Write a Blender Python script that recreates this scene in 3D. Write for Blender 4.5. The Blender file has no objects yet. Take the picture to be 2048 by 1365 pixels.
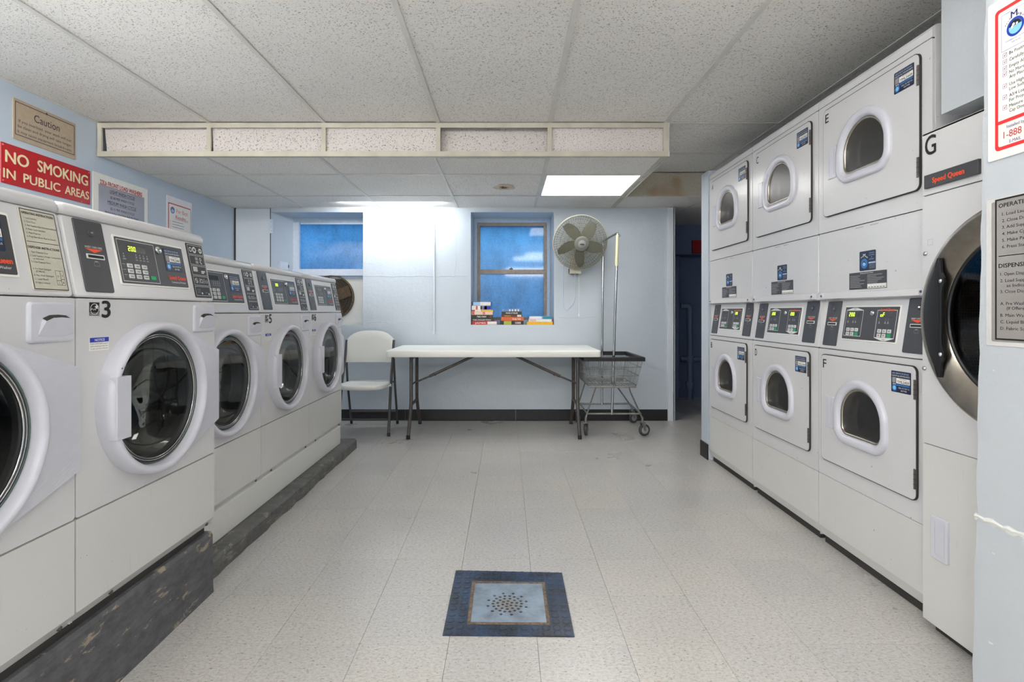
import bpy, bmesh, math, random
from mathutils import Vector
random.seed(7)
S = bpy.context.scene
C = S.collection
R = math.radians
PI = math.pi

# ------------------------------------------------------------------ camera
CAMH = 1.10
cd = bpy.data.cameras.new('camera'); cam = bpy.data.objects.new('camera', cd); C.objects.link(cam)
cam.location = (0, 0, CAMH); cam.rotation_euler = (R(90), 0, 0)
cd.sensor_width = 36.0; cd.sensor_fit = 'HORIZONTAL'
cd.lens = 36.0 * 1065 / 2048
cd.shift_x = 11 / 2048; cd.shift_y = -59.5 / 2048
cd.clip_start = 0.02; cd.clip_end = 60
S.camera = cam

# ------------------------------------------------------------------ world, exposure
S.view_settings.view_transform = 'Standard'
S.view_settings.look = 'None'
S.view_settings.exposure = 1.45
S.view_settings.gamma = 1.0
S.view_settings.use_curve_mapping = False
S.cycles.use_denoising = True
S.cycles.max_bounces = 8
S.cycles.diffuse_bounces = 5
S.cycles.transparent_max_bounces = 16
W = bpy.data.worlds.new('daylight'); S.world = W; W.use_nodes = True
W.node_tree.nodes['Background'].inputs[0].default_value = (0.13, 0.33, 0.66, 1)
W.node_tree.nodes['Background'].inputs[1].default_value = 0.30
LAMP = 1.9        # strength of the ceiling light diffusers
LAMP_SEEN = 2.7
FILL = 27.0       # strength of the unseen fill lamp added behind the viewer

def area(name, loc, rot, sx, sy, power, col):
    l = bpy.data.lights.new(name, 'AREA'); l.shape = 'RECTANGLE'; l.size = sx; l.size_y = sy
    l.energy = power; l.color = col
    o = bpy.data.objects.new(name, l); o.location = loc; o.rotation_euler = rot; C.objects.link(o); return o
# daylight falling down into the window wells outside the two basement windows
area('daylight_window_well', (0.05, 6.35, 2.45), (R(-60), 0, 0), 1.2, 0.4, 5.0, (0.55, 0.76, 1.0))
area('daylight_window_well', (-1.9, 6.6, 2.45), (R(-65), 0, 0), 1.2, 0.5, 3.0, (0.40, 0.66, 1.0))
# strip light added under the ceiling for the glow on the left back wall
area('wall_glow_fill', (-1.10, 5.06, 2.128), (R(38), 0, 0), 1.0, 0.04, 3.8, (0.93, 0.97, 1.0))

# ------------------------------------------------------------------ materials
def newmat(name):
    m = bpy.data.materials.new(name); m.use_nodes = True
    nt = m.node_tree; b = nt.nodes['Principled BSDF']
    return m, nt, b
def sc(c):
    def f(v):
        v /= 255.
        return v / 12.92 if v <= 0.04045 else ((v + 0.055) / 1.055) ** 2.4
    return (f(c[0]), f(c[1]), f(c[2]), 1)
def ramp(nt, stops):
    r = nt.nodes.new('ShaderNodeValToRGB')
    e = r.color_ramp.elements
    e[0].position, e[0].color = stops[0]
    e[1].position, e[1].color = stops[-1]
    for p, c in stops[1:-1]:
        k = e.new(p); k.color = c
    return r
def noise(nt, scale, detail=3, vec=None, rough=.5):
    n = nt.nodes.new('ShaderNodeTexNoise'); n.inputs['Scale'].default_value = scale
    n.inputs['Detail'].default_value = detail; n.inputs['Roughness'].default_value = rough
    if vec: nt.links.new(vec, n.inputs['Vector'])
    return n
def mapping(nt, src, scale=(1, 1, 1), loc=(0, 0, 0)):
    mp = nt.nodes.new('ShaderNodeMapping'); mp.inputs['Scale'].default_value = scale; mp.inputs['Location'].default_value = loc
    nt.links.new(src, mp.inputs['Vector']); return mp.outputs[0]
def pos(nt): return nt.nodes.new('ShaderNodeNewGeometry').outputs['Position']
def mixc(nt, fac, a, b, mode='MIX'):
    m = nt.nodes.new('ShaderNodeMix'); m.data_type = 'RGBA'; m.blend_type = mode
    if isinstance(fac, (int, float)): m.inputs[0].default_value = fac
    else: nt.links.new(fac, m.inputs[0])
    for i, v in ((6, a), (7, b)):
        if isinstance(v, tuple): m.inputs[i].default_value = v
        else: nt.links.new(v, m.inputs[i])
    return m.outputs[2]
def bump(nt, b, h, strength=.2, dist=.002):
    n = nt.nodes.new('ShaderNodeBump'); n.inputs['Strength'].default_value = strength; n.inputs['Distance'].default_value = dist
    nt.links.new(h, n.inputs['Height']); nt.links.new(n.outputs[0], b.inputs['Normal'])
BW = lambda v: (v, v, v, 1)

def plain(name, rgb, rough=.5, metal=0., coat=0., var=.04, bumps=0., spec=.5, scale=30.):
    """a paint / plastic / metal with slight mottling"""
    m, nt, b = newmat(name)
    c = sc(rgb)
    n = noise(nt, scale, 3, pos(nt))
    r = ramp(nt, [(.3, tuple(x * (1 - var) for x in c[:3]) + (1,)), (.7, tuple(min(1, x * (1 + var)) for x in c[:3]) + (1,))])
    nt.links.new(n.outputs[0], r.inputs[0]); nt.links.new(r.outputs[0], b.inputs['Base Color'])
    b.inputs['Roughness'].default_value = rough; b.inputs['Metallic'].default_value = metal
    b.inputs['Specular IOR Level'].default_value = spec
    if coat: b.inputs['Coat Weight'].default_value = coat; b.inputs['Coat Roughness'].default_value = .12
    if bumps: bump(nt, b, n.outputs[0], bumps, .002)
    return m
def glow(name, rgb, strength, base=None):
    m, nt, b = newmat(name)
    b.inputs['Base Color'].default_value = sc(base or rgb)
    b.inputs['Emission Color'].default_value = sc(rgb); b.inputs['Emission Strength'].default_value = strength
    return m

M = {}
# enamel with faint scuffs
def enamel(name, rgb, scuff=.0):
    m, nt, b = newmat(name); p = pos(nt); c = sc(rgb)
    n = noise(nt, 4, 4, p)
    r = ramp(nt, [(.3, tuple(x * .96 for x in c[:3]) + (1,)), (.7, c)])
    nt.links.new(n.outputs[0], r.inputs[0])
    col = r.outputs[0]
    # vertical drip streaks and small dark chips
    st = noise(nt, 9, 5, mapping(nt, p, (6, 6, .5)), .7)
    rs = ramp(nt, [(.63, BW(0)), (.78, BW(.22 + scuff))]); nt.links.new(st.outputs[0], rs.inputs[0])
    col = mixc(nt, rs.outputs[0], col, sc((168, 162, 150)))
    ch = noise(nt, 85, 2, p, .4)
    rc = ramp(nt, [(.765, BW(0)), (.79, BW(.7))]); nt.links.new(ch.outputs[0], rc.inputs[0])
    col = mixc(nt, rc.outputs[0], col, sc((110, 104, 96)))
    nt.links.new(col, b.inputs['Base Color'])
    b.inputs['Roughness'].default_value = .32
    b.inputs['Coat Weight'].default_value = .25; b.inputs['Coat Roughness'].default_value = .15
    return m
M['white'] = enamel('white_enamel', (212, 211, 212))
M['white_worn'] = enamel('worn_white_enamel', (213, 212, 209), .2)
M['plastic'] = plain('white_plastic', (206, 206, 215), .3, coat=.1, var=.02)
M['plastic_warm'] = plain('white_moulded_plastic', (236, 236, 230), .42, var=.02, bumps=.05, scale=300)
M['beige'] = plain('beige_plastic', (205, 202, 184), .5)
M['dark'] = plain('dark_overlay', (66, 66, 70), .38, var=.06)
M['black'] = plain('black_plastic', (28, 28, 30), .4)
M['gap'] = plain('gap_shade_dark', (52, 50, 48), .8)  # near black standing in for shade in gaps, also on small dark parts
M['ink'] = plain('black_ink', (24, 24, 26), .6)
M['ink_blue'] = plain('navy_ink', (40, 44, 110), .6)
M['ink_red'] = plain('red_ink', (196, 44, 44), .6)
M['ink_pink'] = plain('faded_red_ink', (214, 120, 130), .6)
M['ink_white'] = plain('white_ink', (225, 225, 222), .6)
M['ink_grey'] = plain('grey_ink', (150, 150, 152), .6)
M['orange'] = plain('orange_ink', (240, 82, 40), .5)
M['green'] = plain('green_button', (20, 160, 100), .45)
M['grey_button'] = plain('pale_button', (212, 214, 212), .5)
M['steel'] = plain('brushed_steel', (176, 168, 156), .28, metal=1., var=.1)
M['chrome'] = plain('chrome', (205, 205, 205), .14, metal=1.)
M['zinc'] = plain('zinc_wire', (150, 150, 146), .38, metal=.85, var=.2)
M['drum'] = plain('drum_steel', (120, 118, 116), .3, metal=1., var=.2, scale=12)
M['rubber'] = plain('dark_rubber_gasket', (62, 62, 64), .45)
M['greenseal'] = plain('green_seal', (84, 104, 96), .4)
M['tube'] = plain('grey_powder_coated_tube', (84, 82, 84), .42, metal=.3, var=.1)
M['tube_brown'] = plain('brown_grey_tube', (86, 80, 78), .42, metal=.3, var=.15)
M['blackbase'] = plain('black_vinyl', (30, 30, 32), .45, var=.3, scale=60)
M['yellowing'] = plain('pale_yellow_tape', (226, 222, 178), .5)
M['navy'] = plain('navy_sticker', (24, 36, 66), .35)
M['blue'] = plain('mid_blue', (48, 110, 180), .4)
M['ltblue'] = plain('light_blue', (130, 200, 235), .4)
M['sky'] = plain('pale_blue', (175, 200, 235), .5)
M['deepblue'] = plain('deep_blue', (30, 60, 170), .45)
M['cream'] = plain('cream_label', (198, 194, 178), .45, var=.05)
M['tan'] = plain('tan_sign_board', (178, 162, 140), .5, var=.06)
M['bronze'] = plain('dark_purple_line', (66, 48, 56), .5)
M['red'] = plain('red_sign_board', (186, 14, 26), .3, var=.05)
M['lettercream'] = plain('cream_letter', (236, 222, 180), .5)
M['paper'] = plain('white_paper', (236, 234, 228), .55, var=.02)
M['paper_pink'] = plain('white_laminate', (232, 228, 232), .35, var=.02)
M['silver_sheet'] = plain('silver_grey_sheet', (166, 166, 176), .3, metal=.25, var=.05, scale=4)
M['grey_sheet'] = plain('grey_metallic_sheet', (176, 170, 164), .28, metal=.4, var=.06, scale=5)
M['redborder'] = plain('red_border', (232, 48, 50), .5)
M['lcd'] = plain('dark_display', (44, 44, 40), .2)
M['lcd_on'] = glow('green_segment', (190, 240, 60), 1.1)
M['tape'] = plain('clear_tape', (210, 208, 206), .15)
M['frame_bronze'] = plain('aged_aluminium', (134, 124, 116), .45, metal=.4, var=.15)
M['frame_white'] = plain('white_window_frame', (206, 216, 230), .45)
M['casing'] = plain('blue_painted_casing', (174, 192, 212), .55, var=.05)
M['door_paint'] = plain('door_paint', (214, 220, 228), .42, var=.02, scale=3)
M['rust'] = plain('rusty_dust', (104, 86, 66), .85, var=.35, scale=50)
M['fan_guard'] = plain('dusty_cream_guard', (112, 110, 90), .55, var=.15)
M['fan_rim'] = plain('cream_guard_rim', (196, 194, 176), .5, var=.08)
M['fan_blade'] = plain('grey_fan_blade', (106, 108, 102), .5, var=.08)
M['pipe_blue'] = plain('painted_pipe', (122, 142, 176), .5)
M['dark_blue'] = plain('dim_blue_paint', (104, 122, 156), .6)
M['darkred'] = plain('dark_red_box', (150, 20, 26), .5)
M['tee'] = plain('painted_tee_bar', (212, 210, 205), .5, var=.06, scale=8)
M['tee_rust'] = plain('yellowed_tee_bar', (192, 187, 172), .5, var=.12, scale=9)
M['diffuser'] = glow('lamp_diffuser', (255, 253, 250), LAMP)
M['diffuser_short'] = glow('short_tube_diffuser', (255, 252, 246), 4.5)
M['fill_left'] = glow('left_fill_glow', (255, 252, 246), 20.0)  # glow of the fill lamps added at the left, out of view
M['fill_mid'] = glow('mid_fill_glow', (255, 252, 246), 8.0)  # glow of the fill lamps added at the right, out of view
M['fill_rear'] = glow('rear_fill_glow', (255, 252, 246), FILL)
M['diffuser_seen'] = glow('lamp_diffuser_far', (255, 253, 250), LAMP_SEEN)
M['concrete_paint'] = plain('scuffed_grey_paint', (120, 116, 108), .7, var=.3, bumps=.4, scale=40)

def wallmat(name, rgb, bstr=.5, crack=False):
    m, nt, b = newmat(name); p = pos(nt); c = sc(rgb)
    n1 = noise(nt, 2.5, 5, p); n2 = noise(nt, 26, 6, p, .65); n3 = noise(nt, 160, 2, p)
    r = ramp(nt, [(.3, tuple(x * .95 for x in c[:3]) + (1,)), (.7, c)]); nt.links.new(n1.outputs[0], r.inputs[0])
    # pale nicks where the paint is knocked off
    v = noise(nt, 22, 3, mapping(nt, p, (1, 1, 2.4)), .5)
    rv = ramp(nt, [(.755, BW(0)), (.775, BW(.6))]); nt.links.new(v.outputs[0], rv.inputs[0])
    col = mixc(nt, rv.outputs[0], r.outputs[0], sc((232, 234, 236)))
    nt.links.new(col, b.inputs['Base Color'])
    a = nt.nodes.new('ShaderNodeMath'); a.operation = 'MULTIPLY_ADD'; a.inputs[1].default_value = .25
    nt.links.new(n3.outputs[0], a.inputs[0]); nt.links.new(n2.outputs[0], a.inputs[2])
    bump(nt, b, a.outputs[0], bstr, .006)
    b.inputs['Roughness'].default_value = .42
    return m
M['wall'] = wallmat('pale_blue_wall_paint', (194, 203, 212))
M['wall_left'] = wallmat('light_blue_wall_paint', (190, 203, 217), .12)
M['wall_part'] = wallmat('glossy_pale_wall_paint', (192, 197, 202), .35)
M['plinth'] = wallmat('white_plinth_paint', (222, 222, 218), .4)

def ceilmat(name, rgb, holes, stain=0.):
    m, nt, b = newmat(name); p = pos(nt); c = sc(rgb)
    vo = noise(nt, 1, 4, mapping(nt, p, (105, 150, 130)), .75)
    r = ramp(nt, [(.365, BW(1)), (.412, BW(0))]); nt.links.new(vo.outputs[0], r.inputs[0])
    fine = noise(nt, 300, 2, p)
    lg = noise(nt, 1.3, 3, p)
    rl = ramp(nt, [(.3, tuple(x * .92 for x in c[:3]) + (1,)), (.7, c)]); nt.links.new(lg.outputs[0], rl.inputs[0])
    col = mixc(nt, r.outputs[0], rl.outputs[0], sc(holes))
    if stain:
        ns = noise(nt, 2.2, 3, p); rs = ramp(nt, [(.62, BW(0)), (.7, BW(stain))]); nt.links.new(ns.outputs[0], rs.inputs[0])
        col = mixc(nt, rs.outputs[0], col, sc((176, 150, 118)))
    nt.links.new(col, b.inputs['Base Color']); b.inputs['Roughness'].default_value = .9
    sub = nt.nodes.new('ShaderNodeMath'); sub.operation = 'SUBTRACT'
    nt.links.new(fine.outputs[0], sub.inputs[0]); nt.links.new(r.outputs[0], sub.inputs[1])
    bump(nt, b, sub.outputs[0], .7, .003)
    return m
M['tile'] = ceilmat('mineral_fibre_tile', (240, 237, 232), (118, 114, 108))
M['tile_soffit'] = ceilmat('soffit_fibre_tile', (224, 216, 212), (96, 88, 86), .25)
M['tile_stained'] = ceilmat('stained_fibre_tile', (206, 198, 180), (96, 88, 76), .8)

def floormat():
    m, nt, b = newmat('vinyl_floor_tile'); p = pos(nt)
    oi = nt.nodes.new('ShaderNodeObjectInfo')
    warp = noise(nt, 3, 2, p)
    n1 = noise(nt, 1, 4, mapping(nt, p, (75, 115, 50)), .8)
    r1 = ramp(nt, [(.30, sc((162, 158, 152))), (.5, sc((198, 196, 193))), (.7, sc((212, 211, 210)))]); nt.links.new(n1.outputs[0], r1.inputs[0])
    n2 = noise(nt, 1, 3, mapping(nt, p, (70, 190, 60)), .6)
    r2 = ramp(nt, [(.33, BW(1)), (.38, BW(0))]); nt.links.new(n2.outputs[0], r2.inputs[0])
    col = mixc(nt, r2.outputs[0], r1.outputs[0], sc((112, 108, 100)))
    n4 = noise(nt, 1, 3, mapping(nt, p, (60, 150, 60), (9, 3, 1)), .6)
    r4 = ramp(nt, [(.64, BW(0)), (.72, BW(.6))]); nt.links.new(n4.outputs[0], r4.inputs[0])
    col = mixc(nt, r4.outputs[0], col, sc((214, 212, 208)))
    n3 = noise(nt, 1.6, 5, p, .6)
    r3 = ramp(nt, [(.3, BW(.90)), (.7, BW(1.0))]); nt.links.new(n3.outputs[0], r3.inputs[0])
    col = mixc(nt, 1.0, col, r3.outputs[0], 'MULTIPLY')
    rt = ramp(nt, [(0, (.93, .93, .94, 1)), (1, (1.0, .985, .96, 1))]); nt.links.new(oi.outputs['Random'], rt.inputs[0])
    col = mixc(nt, 1.0, col, rt.outputs[0], 'MULTIPLY')
    nt.links.new(col, b.inputs['Base Color'])
    rr = ramp(nt, [(.3, BW(.27)), (.7, BW(.31))]); nt.links.new(n3.outputs[0], rr.inputs[0]); nt.links.new(rr.outputs[0], b.inputs['Roughness'])
    bump(nt, b, n1.outputs[0], .06, .002)
    return m
M['floor'] = floormat()

def woodpaint(name, base, chip, amt):
    m, nt, b = newmat(name); p = pos(nt)
    n = noise(nt, 16, 9, mapping(nt, p, (1, .5, 1.6)), .75)
    r = ramp(nt, [(.64 - amt, BW(0)), (.66 - amt, BW(1))]); nt.links.new(n.outputs[0], r.inputs[0])
    n2 = noise(nt, 3, 8, mapping(nt, p, (1, 5, 12)), .7)
    r2 = ramp(nt, [(.35, tuple(x * .7 for x in sc(base)[:3]) + (1,)), (.7, tuple(x * 1.5 for x in sc(base)[:3]) + (1,))]); nt.links.new(n2.outputs[0], r2.inputs[0])
    col = mixc(nt, r.outputs[0], r2.outputs[0], sc(chip))
    nt.links.new(col, b.inputs['Base Color']); b.inputs['Roughness'].default_value = .5
    bump(nt, b, n2.outputs[0], .5, .004)
    return m
M['platform'] = woodpaint('chipped_dark_grey_paint', (88, 88, 91), (158, 146, 126), .05)
M['curb'] = woodpaint('worn_curb_paint', (92, 91, 89), (134, 128, 116), .06)

def matmat():
    m, nt, b = newmat('black_rubber_sky_tint'); p = pos(nt)
    n = noise(nt, 9, 5, p); r = ramp(nt, [(.38, sc((38, 44, 54))), (.62, sc((48, 66, 94)))]); nt.links.new(n.outputs[0], r.inputs[0])  # the blue tone is sky reflection put into the colour
    nt.links.new(r.outputs[0], b.inputs['Base Color']); b.inputs['Roughness'].default_value = .3
    return m
M['rubber_mat'] = matmat()
def gratemat():
    m, nt, b = newmat('worn_blue_grey_metal'); p = pos(nt)
    n = noise(nt, 14, 6, p, .6); r = ramp(nt, [(.3, sc((122, 134, 144))), (.6, sc((158, 174, 190)))]); nt.links.new(n.outputs[0], r.inputs[0])
    d = nt.nodes.new('ShaderNodeVectorMath'); d.operation = 'DISTANCE'; d.inputs[1].default_value = (.003, 1.994, 0)
    nt.links.new(p, d.inputs[0])
    rd = ramp(nt, [(.02, BW(.55)), (.075, BW(0))]); nt.links.new(d.outputs['Value'], rd.inputs[0])
    col = mixc(nt, rd.outputs[0], r.outputs[0], sc((156, 140, 118)))
    nt.links.new(col, b.inputs['Base Color']); b.inputs['Metallic'].default_value = .45; b.inputs['Roughness'].default_value = .4
    bump(nt, b, n.outputs[0], .3, .002)
    return m
M['grate'] = gratemat()
M['grate_rim'] = plain('rusty_brass_rim', (118, 102, 86), .6, metal=.2, var=.45, scale=90)

def glassmat(name, tint, gloss=.12, rough=.02, alpha=.75, dust=0.):
    m = bpy.data.materials.new(name); m.use_nodes = True; nt = m.node_tree; nt.nodes.clear()
    o = nt.nodes.new('ShaderNodeOutputMaterial'); t = nt.nodes.new('ShaderNodeBsdfTransparent'); t.inputs[0].default_value = tint
    g = nt.nodes.new('ShaderNodeBsdfGlossy'); g.inputs['Roughness'].default_value = rough; g.inputs['Color'].default_value = (1, 1, 1, 1)
    f = nt.nodes.new('ShaderNodeFresnel'); f.inputs[0].default_value = 1.5
    a = nt.nodes.new('ShaderNodeMath'); a.operation = 'MULTIPLY_ADD'; a.inputs[1].default_value = .65; a.inputs[2].default_value = gloss * .3
    nt.links.new(f.outputs[0], a.inputs[0])
    x = nt.nodes.new('ShaderNodeMixShader'); nt.links.new(a.outputs[0], x.inputs[0]); nt.links.new(t.outputs[0], x.inputs[1]); nt.links.new(g.outputs[0], x.inputs[2])
    out = x.outputs[0]
    if dust:
        d = nt.nodes.new('ShaderNodeBsdfDiffuse'); d.inputs[0].default_value = (.30, .30, .30, 1)
        n = noise(nt, 40, 5, pos(nt), .7); r = ramp(nt, [(.35, BW(dust * .4)), (.7, BW(dust * 2.2))]); nt.links.new(n.outputs[0], r.inputs[0])
        y = nt.nodes.new('ShaderNodeMixShader'); nt.links.new(r.outputs[0], y.inputs[0]); nt.links.new(out, y.inputs[1]); nt.links.new(d.outputs[0], y.inputs[2]); out = y.outputs[0]
        a.inputs[1].default_value = .10
    nt.links.new(out, o.inputs[0]); return m
M['glass'] = glassmat('door_glass', (.58, .60, .58, 1), .0)
M['glass_dark'] = glassmat('tinted_dryer_glass', (.30, .30, .30, 1), .0, .3, 0, .03)

def panemat(name, wire):
    """frosted window pane: daylight diffuses through it, the face stays glossy"""
    m, nt, b = newmat(name); p = pos(nt)
    tr = nt.nodes.new('ShaderNodeBsdfTranslucent'); gl = nt.nodes.new('ShaderNodeBsdfGlossy')
    gl.inputs['Roughness'].default_value = .06
    n = noise(nt, 60, 4, p, .7); r = ramp(nt, [(.35, (.40, .68, .84, 1)), (.65, (.58, .84, .98, 1))]); nt.links.new(n.outputs[0], r.inputs[0])
    n2 = noise(nt, 5, 5, mapping(nt, p, (1.6, 1, 1)), .6); r2 = ramp(nt, [(.30, BW(.80)), (.6, BW(1))]); nt.links.new(n2.outputs[0], r2.inputs[0])
    col = mixc(nt, 1., r.outputs[0], r2.outputs[0], 'MULTIPLY')
    if wire:
        sep = nt.nodes.new('ShaderNodeSeparateXYZ'); nt.links.new(p, sep.inputs[0])
        fs = []
        for sgn in ('ADD', 'SUBTRACT'):
            a = nt.nodes.new('ShaderNodeMath'); a.operation = sgn; nt.links.new(sep.outputs[0], a.inputs[0]); nt.links.new(sep.outputs[2], a.inputs[1])
            k = nt.nodes.new('ShaderNodeMath'); k.operation = 'MULTIPLY'; k.inputs[1].default_value = 52; nt.links.new(a.outputs[0], k.inputs[0])
            f = nt.nodes.new('ShaderNodeMath'); f.operation = 'FRACT'; nt.links.new(k.outputs[0], f.inputs[0])
            g = nt.nodes.new('ShaderNodeMath'); g.operation = 'LESS_THAN'; g.inputs[1].default_value = .16; nt.links.new(f.outputs[0], g.inputs[0]); fs.append(g)
        mx = nt.nodes.new('ShaderNodeMath'); mx.operation = 'MAXIMUM'; nt.links.new(fs[0].outputs[0], mx.inputs[0]); nt.links.new(fs[1].outputs[0], mx.inputs[1])
        ml = nt.nodes.new('ShaderNodeMath'); ml.operation = 'MULTIPLY'; ml.inputs[1].default_value = .35; nt.links.new(mx.outputs[0], ml.inputs[0])
        col = mixc(nt, ml.outputs[0], col, (.35, .45, .6, 1))
    nt.links.new(col, tr.inputs[0])
    x = nt.nodes.new('ShaderNodeMixShader'); x.inputs[0].default_value = .05
    nt.links.new(tr.outputs[0], x.inputs[1]); nt.links.new(gl.outputs[0], x.inputs[2])
    out = nt.nodes['Material Output']; nt.links.new(x.outputs[0], out.inputs[0]); nt.nodes.remove(b)
    return m
M['pane'] = panemat('frosted_pane', False)
M['pane_wire'] = panemat('wired_frosted_pane', True)

def perfmat():
    m, nt, b = newmat('perforated_drum_steel')
    tc = nt.nodes.new('ShaderNodeTexCoord'); v = nt.nodes.new('ShaderNodeTexVoronoi'); v.inputs['Scale'].default_value = 105
    v.inputs['Randomness'].default_value = .12
    nt.links.new(tc.outputs['Object'], v.inputs['Vector'])
    r = ramp(nt, [(.30, BW(.004)), (.36, sc((130, 134, 140)))]); nt.links.new(v.outputs['Distance'], r.inputs[0])
    nt.links.new(r.outputs[0], b.inputs['Base Color']); b.inputs['Metallic'].default_value = .7; b.inputs['Roughness'].default_value = .35
    return m
M['perf'] = perfmat()
M['galv'] = plain('galvanised_drum', (72, 72, 72), .5, metal=.5, var=.3, scale=18)

# ------------------------------------------------------------------ mesh builder
class B:
    def __init__(s, xf=None): s.v = []; s.f = []; s.m = []; s.sm = []; s.xf = xf; s.cur = 0; s.smooth = False
    def add(s, vs, fs, mi=None, smooth=None):
        n = len(s.v); s.v += [s.xf(p) if s.xf else tuple(p) for p in vs]
        for f in fs: s.f.append(tuple(i + n for i in f)); s.m.append(s.cur if mi is None else mi); s.sm.append(s.smooth if smooth is None else smooth)
        return s
    def box(s, x0, x1, y0, y1, z0, z1, mi=None):
        vs = [(x, y, z) for x in (x0, x1) for y in (y0, y1) for z in (z0, z1)]
        return s.add(vs, [(0, 1, 3, 2), (4, 6, 7, 5), (0, 4, 5, 1), (2, 3, 7, 6), (0, 2, 6, 4), (1, 5, 7, 3)], mi, False)
    def rings(s, rs, closed=True, caps=(True, True), mi=None, smooth=None):
        n = len(rs[0]); vs = [p for r in rs for p in r]; fs = []
        for k in range(len(rs) - 1):
            for i in range(n if closed else n - 1):
                j = (i + 1) % n; fs.append((k * n + i, k * n + j, (k + 1) * n + j, (k + 1) * n + i))
        s.add(vs, fs, mi, smooth)
        if caps[0]: s.add(rs[0], [tuple(range(n))[::-1]], mi, False)
        if caps[1]: s.add(rs[-1], [tuple(range(n))], mi, False)
        return s
    def plate(s, u0, u1, z0, z1, yf, yb, r=.004, bev=.002, mi=None, n=4):
        """rounded rectangle facing -y, front at yf, back at yb"""
        def ring(ins, y): return [(p[0], y, p[1]) for p in rrect(u0 + ins, u1 - ins, z0 + ins, z1 - ins, max(r - ins, .0005), n)]
        return s.rings([ring(0, yb), ring(0, yf + bev), ring(bev * .35, yf + bev * .35), ring(bev, yf)], mi=mi)
    def poly(s, pts, yf, yb, mi=None):
        return s.rings([[(p[0], yb, p[1]) for p in pts], [(p[0], yf, p[1]) for p in pts]], mi=mi)
    def flat(s, pts, y, mi=None): return s.add([(p[0], y, p[1]) for p in pts], [tuple(range(len(pts)))], mi, False)
    def rect(s, u0, u1, z0, z1, y, mi=None): return s.flat([(u0, z0), (u1, z0), (u1, z1), (u0, z1)], y, mi)
    def disc(s, cx, cz, r, y, n=20, mi=None): return s.flat(circ(cx, cz, r, n), y, mi)
    def hring(s, cx, cz, r0, r1, y, n=24, mi=None):
        a = [(p[0], y, p[1]) for p in circ(cx, cz, r0, n)]; b = [(p[0], y, p[1]) for p in circ(cx, cz, r1, n)]
        return s.rings([a, b], caps=(False, False), mi=mi, smooth=False)
    def frame(s, u0, u1, z0, z1, t, y, mi=None):
        s.rect(u0, u1, z0, z0 + t, y, mi); s.rect(u0, u1, z1 - t, z1, y, mi)
        s.rect(u0, u0 + t, z0 + t, z1 - t, y, mi); s.rect(u1 - t, u1, z0 + t, z1 - t, y, mi); return s
    def lathe(s, prof, cx, cz, n=48, mi=None, smooth=True, caps=(False, False), a0=0, a1=2 * PI):
        """profile (r, y) turned about the y axis through (cx, cz)"""
        rs = []
        for r, y in prof:
            rs.append([(cx + r * math.cos(2 * PI * i / n), y, cz + r * math.sin(2 * PI * i / n)) for i in range(n)])
        return s.rings(rs, caps=caps, mi=mi, smooth=smooth)
    def tube(s, path, r, n=8, mi=None, caps=(True, True), smooth=True):
        P = [Vector(p) for p in path]; rs = []; up = None
        for i, p in enumerate(P):
            if i == 0: d = P[1] - P[0]
            elif i == len(P) - 1: d = P[-1] - P[-2]
            else: d = (P[i + 1] - P[i]).normalized() + (P[i] - P[i - 1]).normalized()
            d.normalize()
            if up is None:
                up = Vector((0, 0, 1)) if abs(d.z) < .9 else Vector((1, 0, 0))
            a = d.cross(up); a.normalize(); b = a.cross(d); b.normalize(); up = b
            rr = r[i] if isinstance(r, (list, tuple)) else r
            rs.append([tuple(p + a * rr * math.cos(2 * PI * k / n) + b * rr * math.sin(2 * PI * k / n)) for k in range(n)])
        return s.rings(rs, caps=caps, mi=mi, smooth=smooth)
    def text(s, t, u0, u1, z0, z1, y, mi=None, bold=0., fit=True, align='L', yaw=None):
        """flat lettering fitted in a box; fit=False keeps the letters' proportions, height z1-z0"""
        if bold > .012:
            d = bold * .75 * (z1 - z0) / CAP
            for k, (dx, dz) in enumerate(((-d, 0), (d, 0), (0, -d * .7), (0, d * .7))):
                s.text(t, u0 + d + dx, u1 - d + dx, z0 + d * .5 + dz, z1 - d * .5 + dz, y - .00004 * k, mi, 0., fit, align)
            return s
        vs, fs, (x0, x1, y0, y1) = textgeo(t, 0.)
        if x1 <= x0: return s
        hh = CAP
        kz = (z1 - z0) / hh
        kx = (u1 - u0) / (x1 - x0) if fit else kz * .92
        w = (x1 - x0) * kx
        if not fit and w > (u1 - u0): kx *= (u1 - u0) / w; w = u1 - u0
        off = u0 if align == 'L' else (u0 + u1 - w) / 2
        return s.add([(off + (p[0] - x0) * kx, y, z0 + p[1] * kz) for p in vs], fs, mi, False)
    def build(s, name, mats, parent=None, loc=None, rz=None):
        me = bpy.data.meshes.new(name); me.from_pydata(s.v, [], s.f)
        if not isinstance(mats, (list, tuple)): mats = [mats]
        for m in mats: me.materials.append(m)
        me.polygons.foreach_set('material_index', s.m); me.polygons.foreach_set('use_smooth', s.sm)
        me.update()
        bm = bmesh.new(); bm.from_mesh(me); 
        if len(me.polygons) < 60000: bmesh.ops.recalc_face_normals(bm, faces=bm.faces)
        bm.to_mesh(me); bm.free()
        o = bpy.data.objects.new(name, me); C.objects.link(o)
        if parent: o.parent = parent
        if loc: o.location = loc
        if rz is not None: o.rotation_euler = (0, 0, rz)
        return o
def rrect(u0, u1, z0, z1, r, n=4):
    pts = []
    for cx, cz, a in ((u1 - r, z1 - r, 0), (u0 + r, z1 - r, 90), (u0 + r, z0 + r, 180), (u1 - r, z0 + r, 270)):
        for k in range(n + 1):
            t = R(a + 90 * k / n); pts.append((cx + r * math.cos(t), cz + r * math.sin(t)))
    return pts
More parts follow.
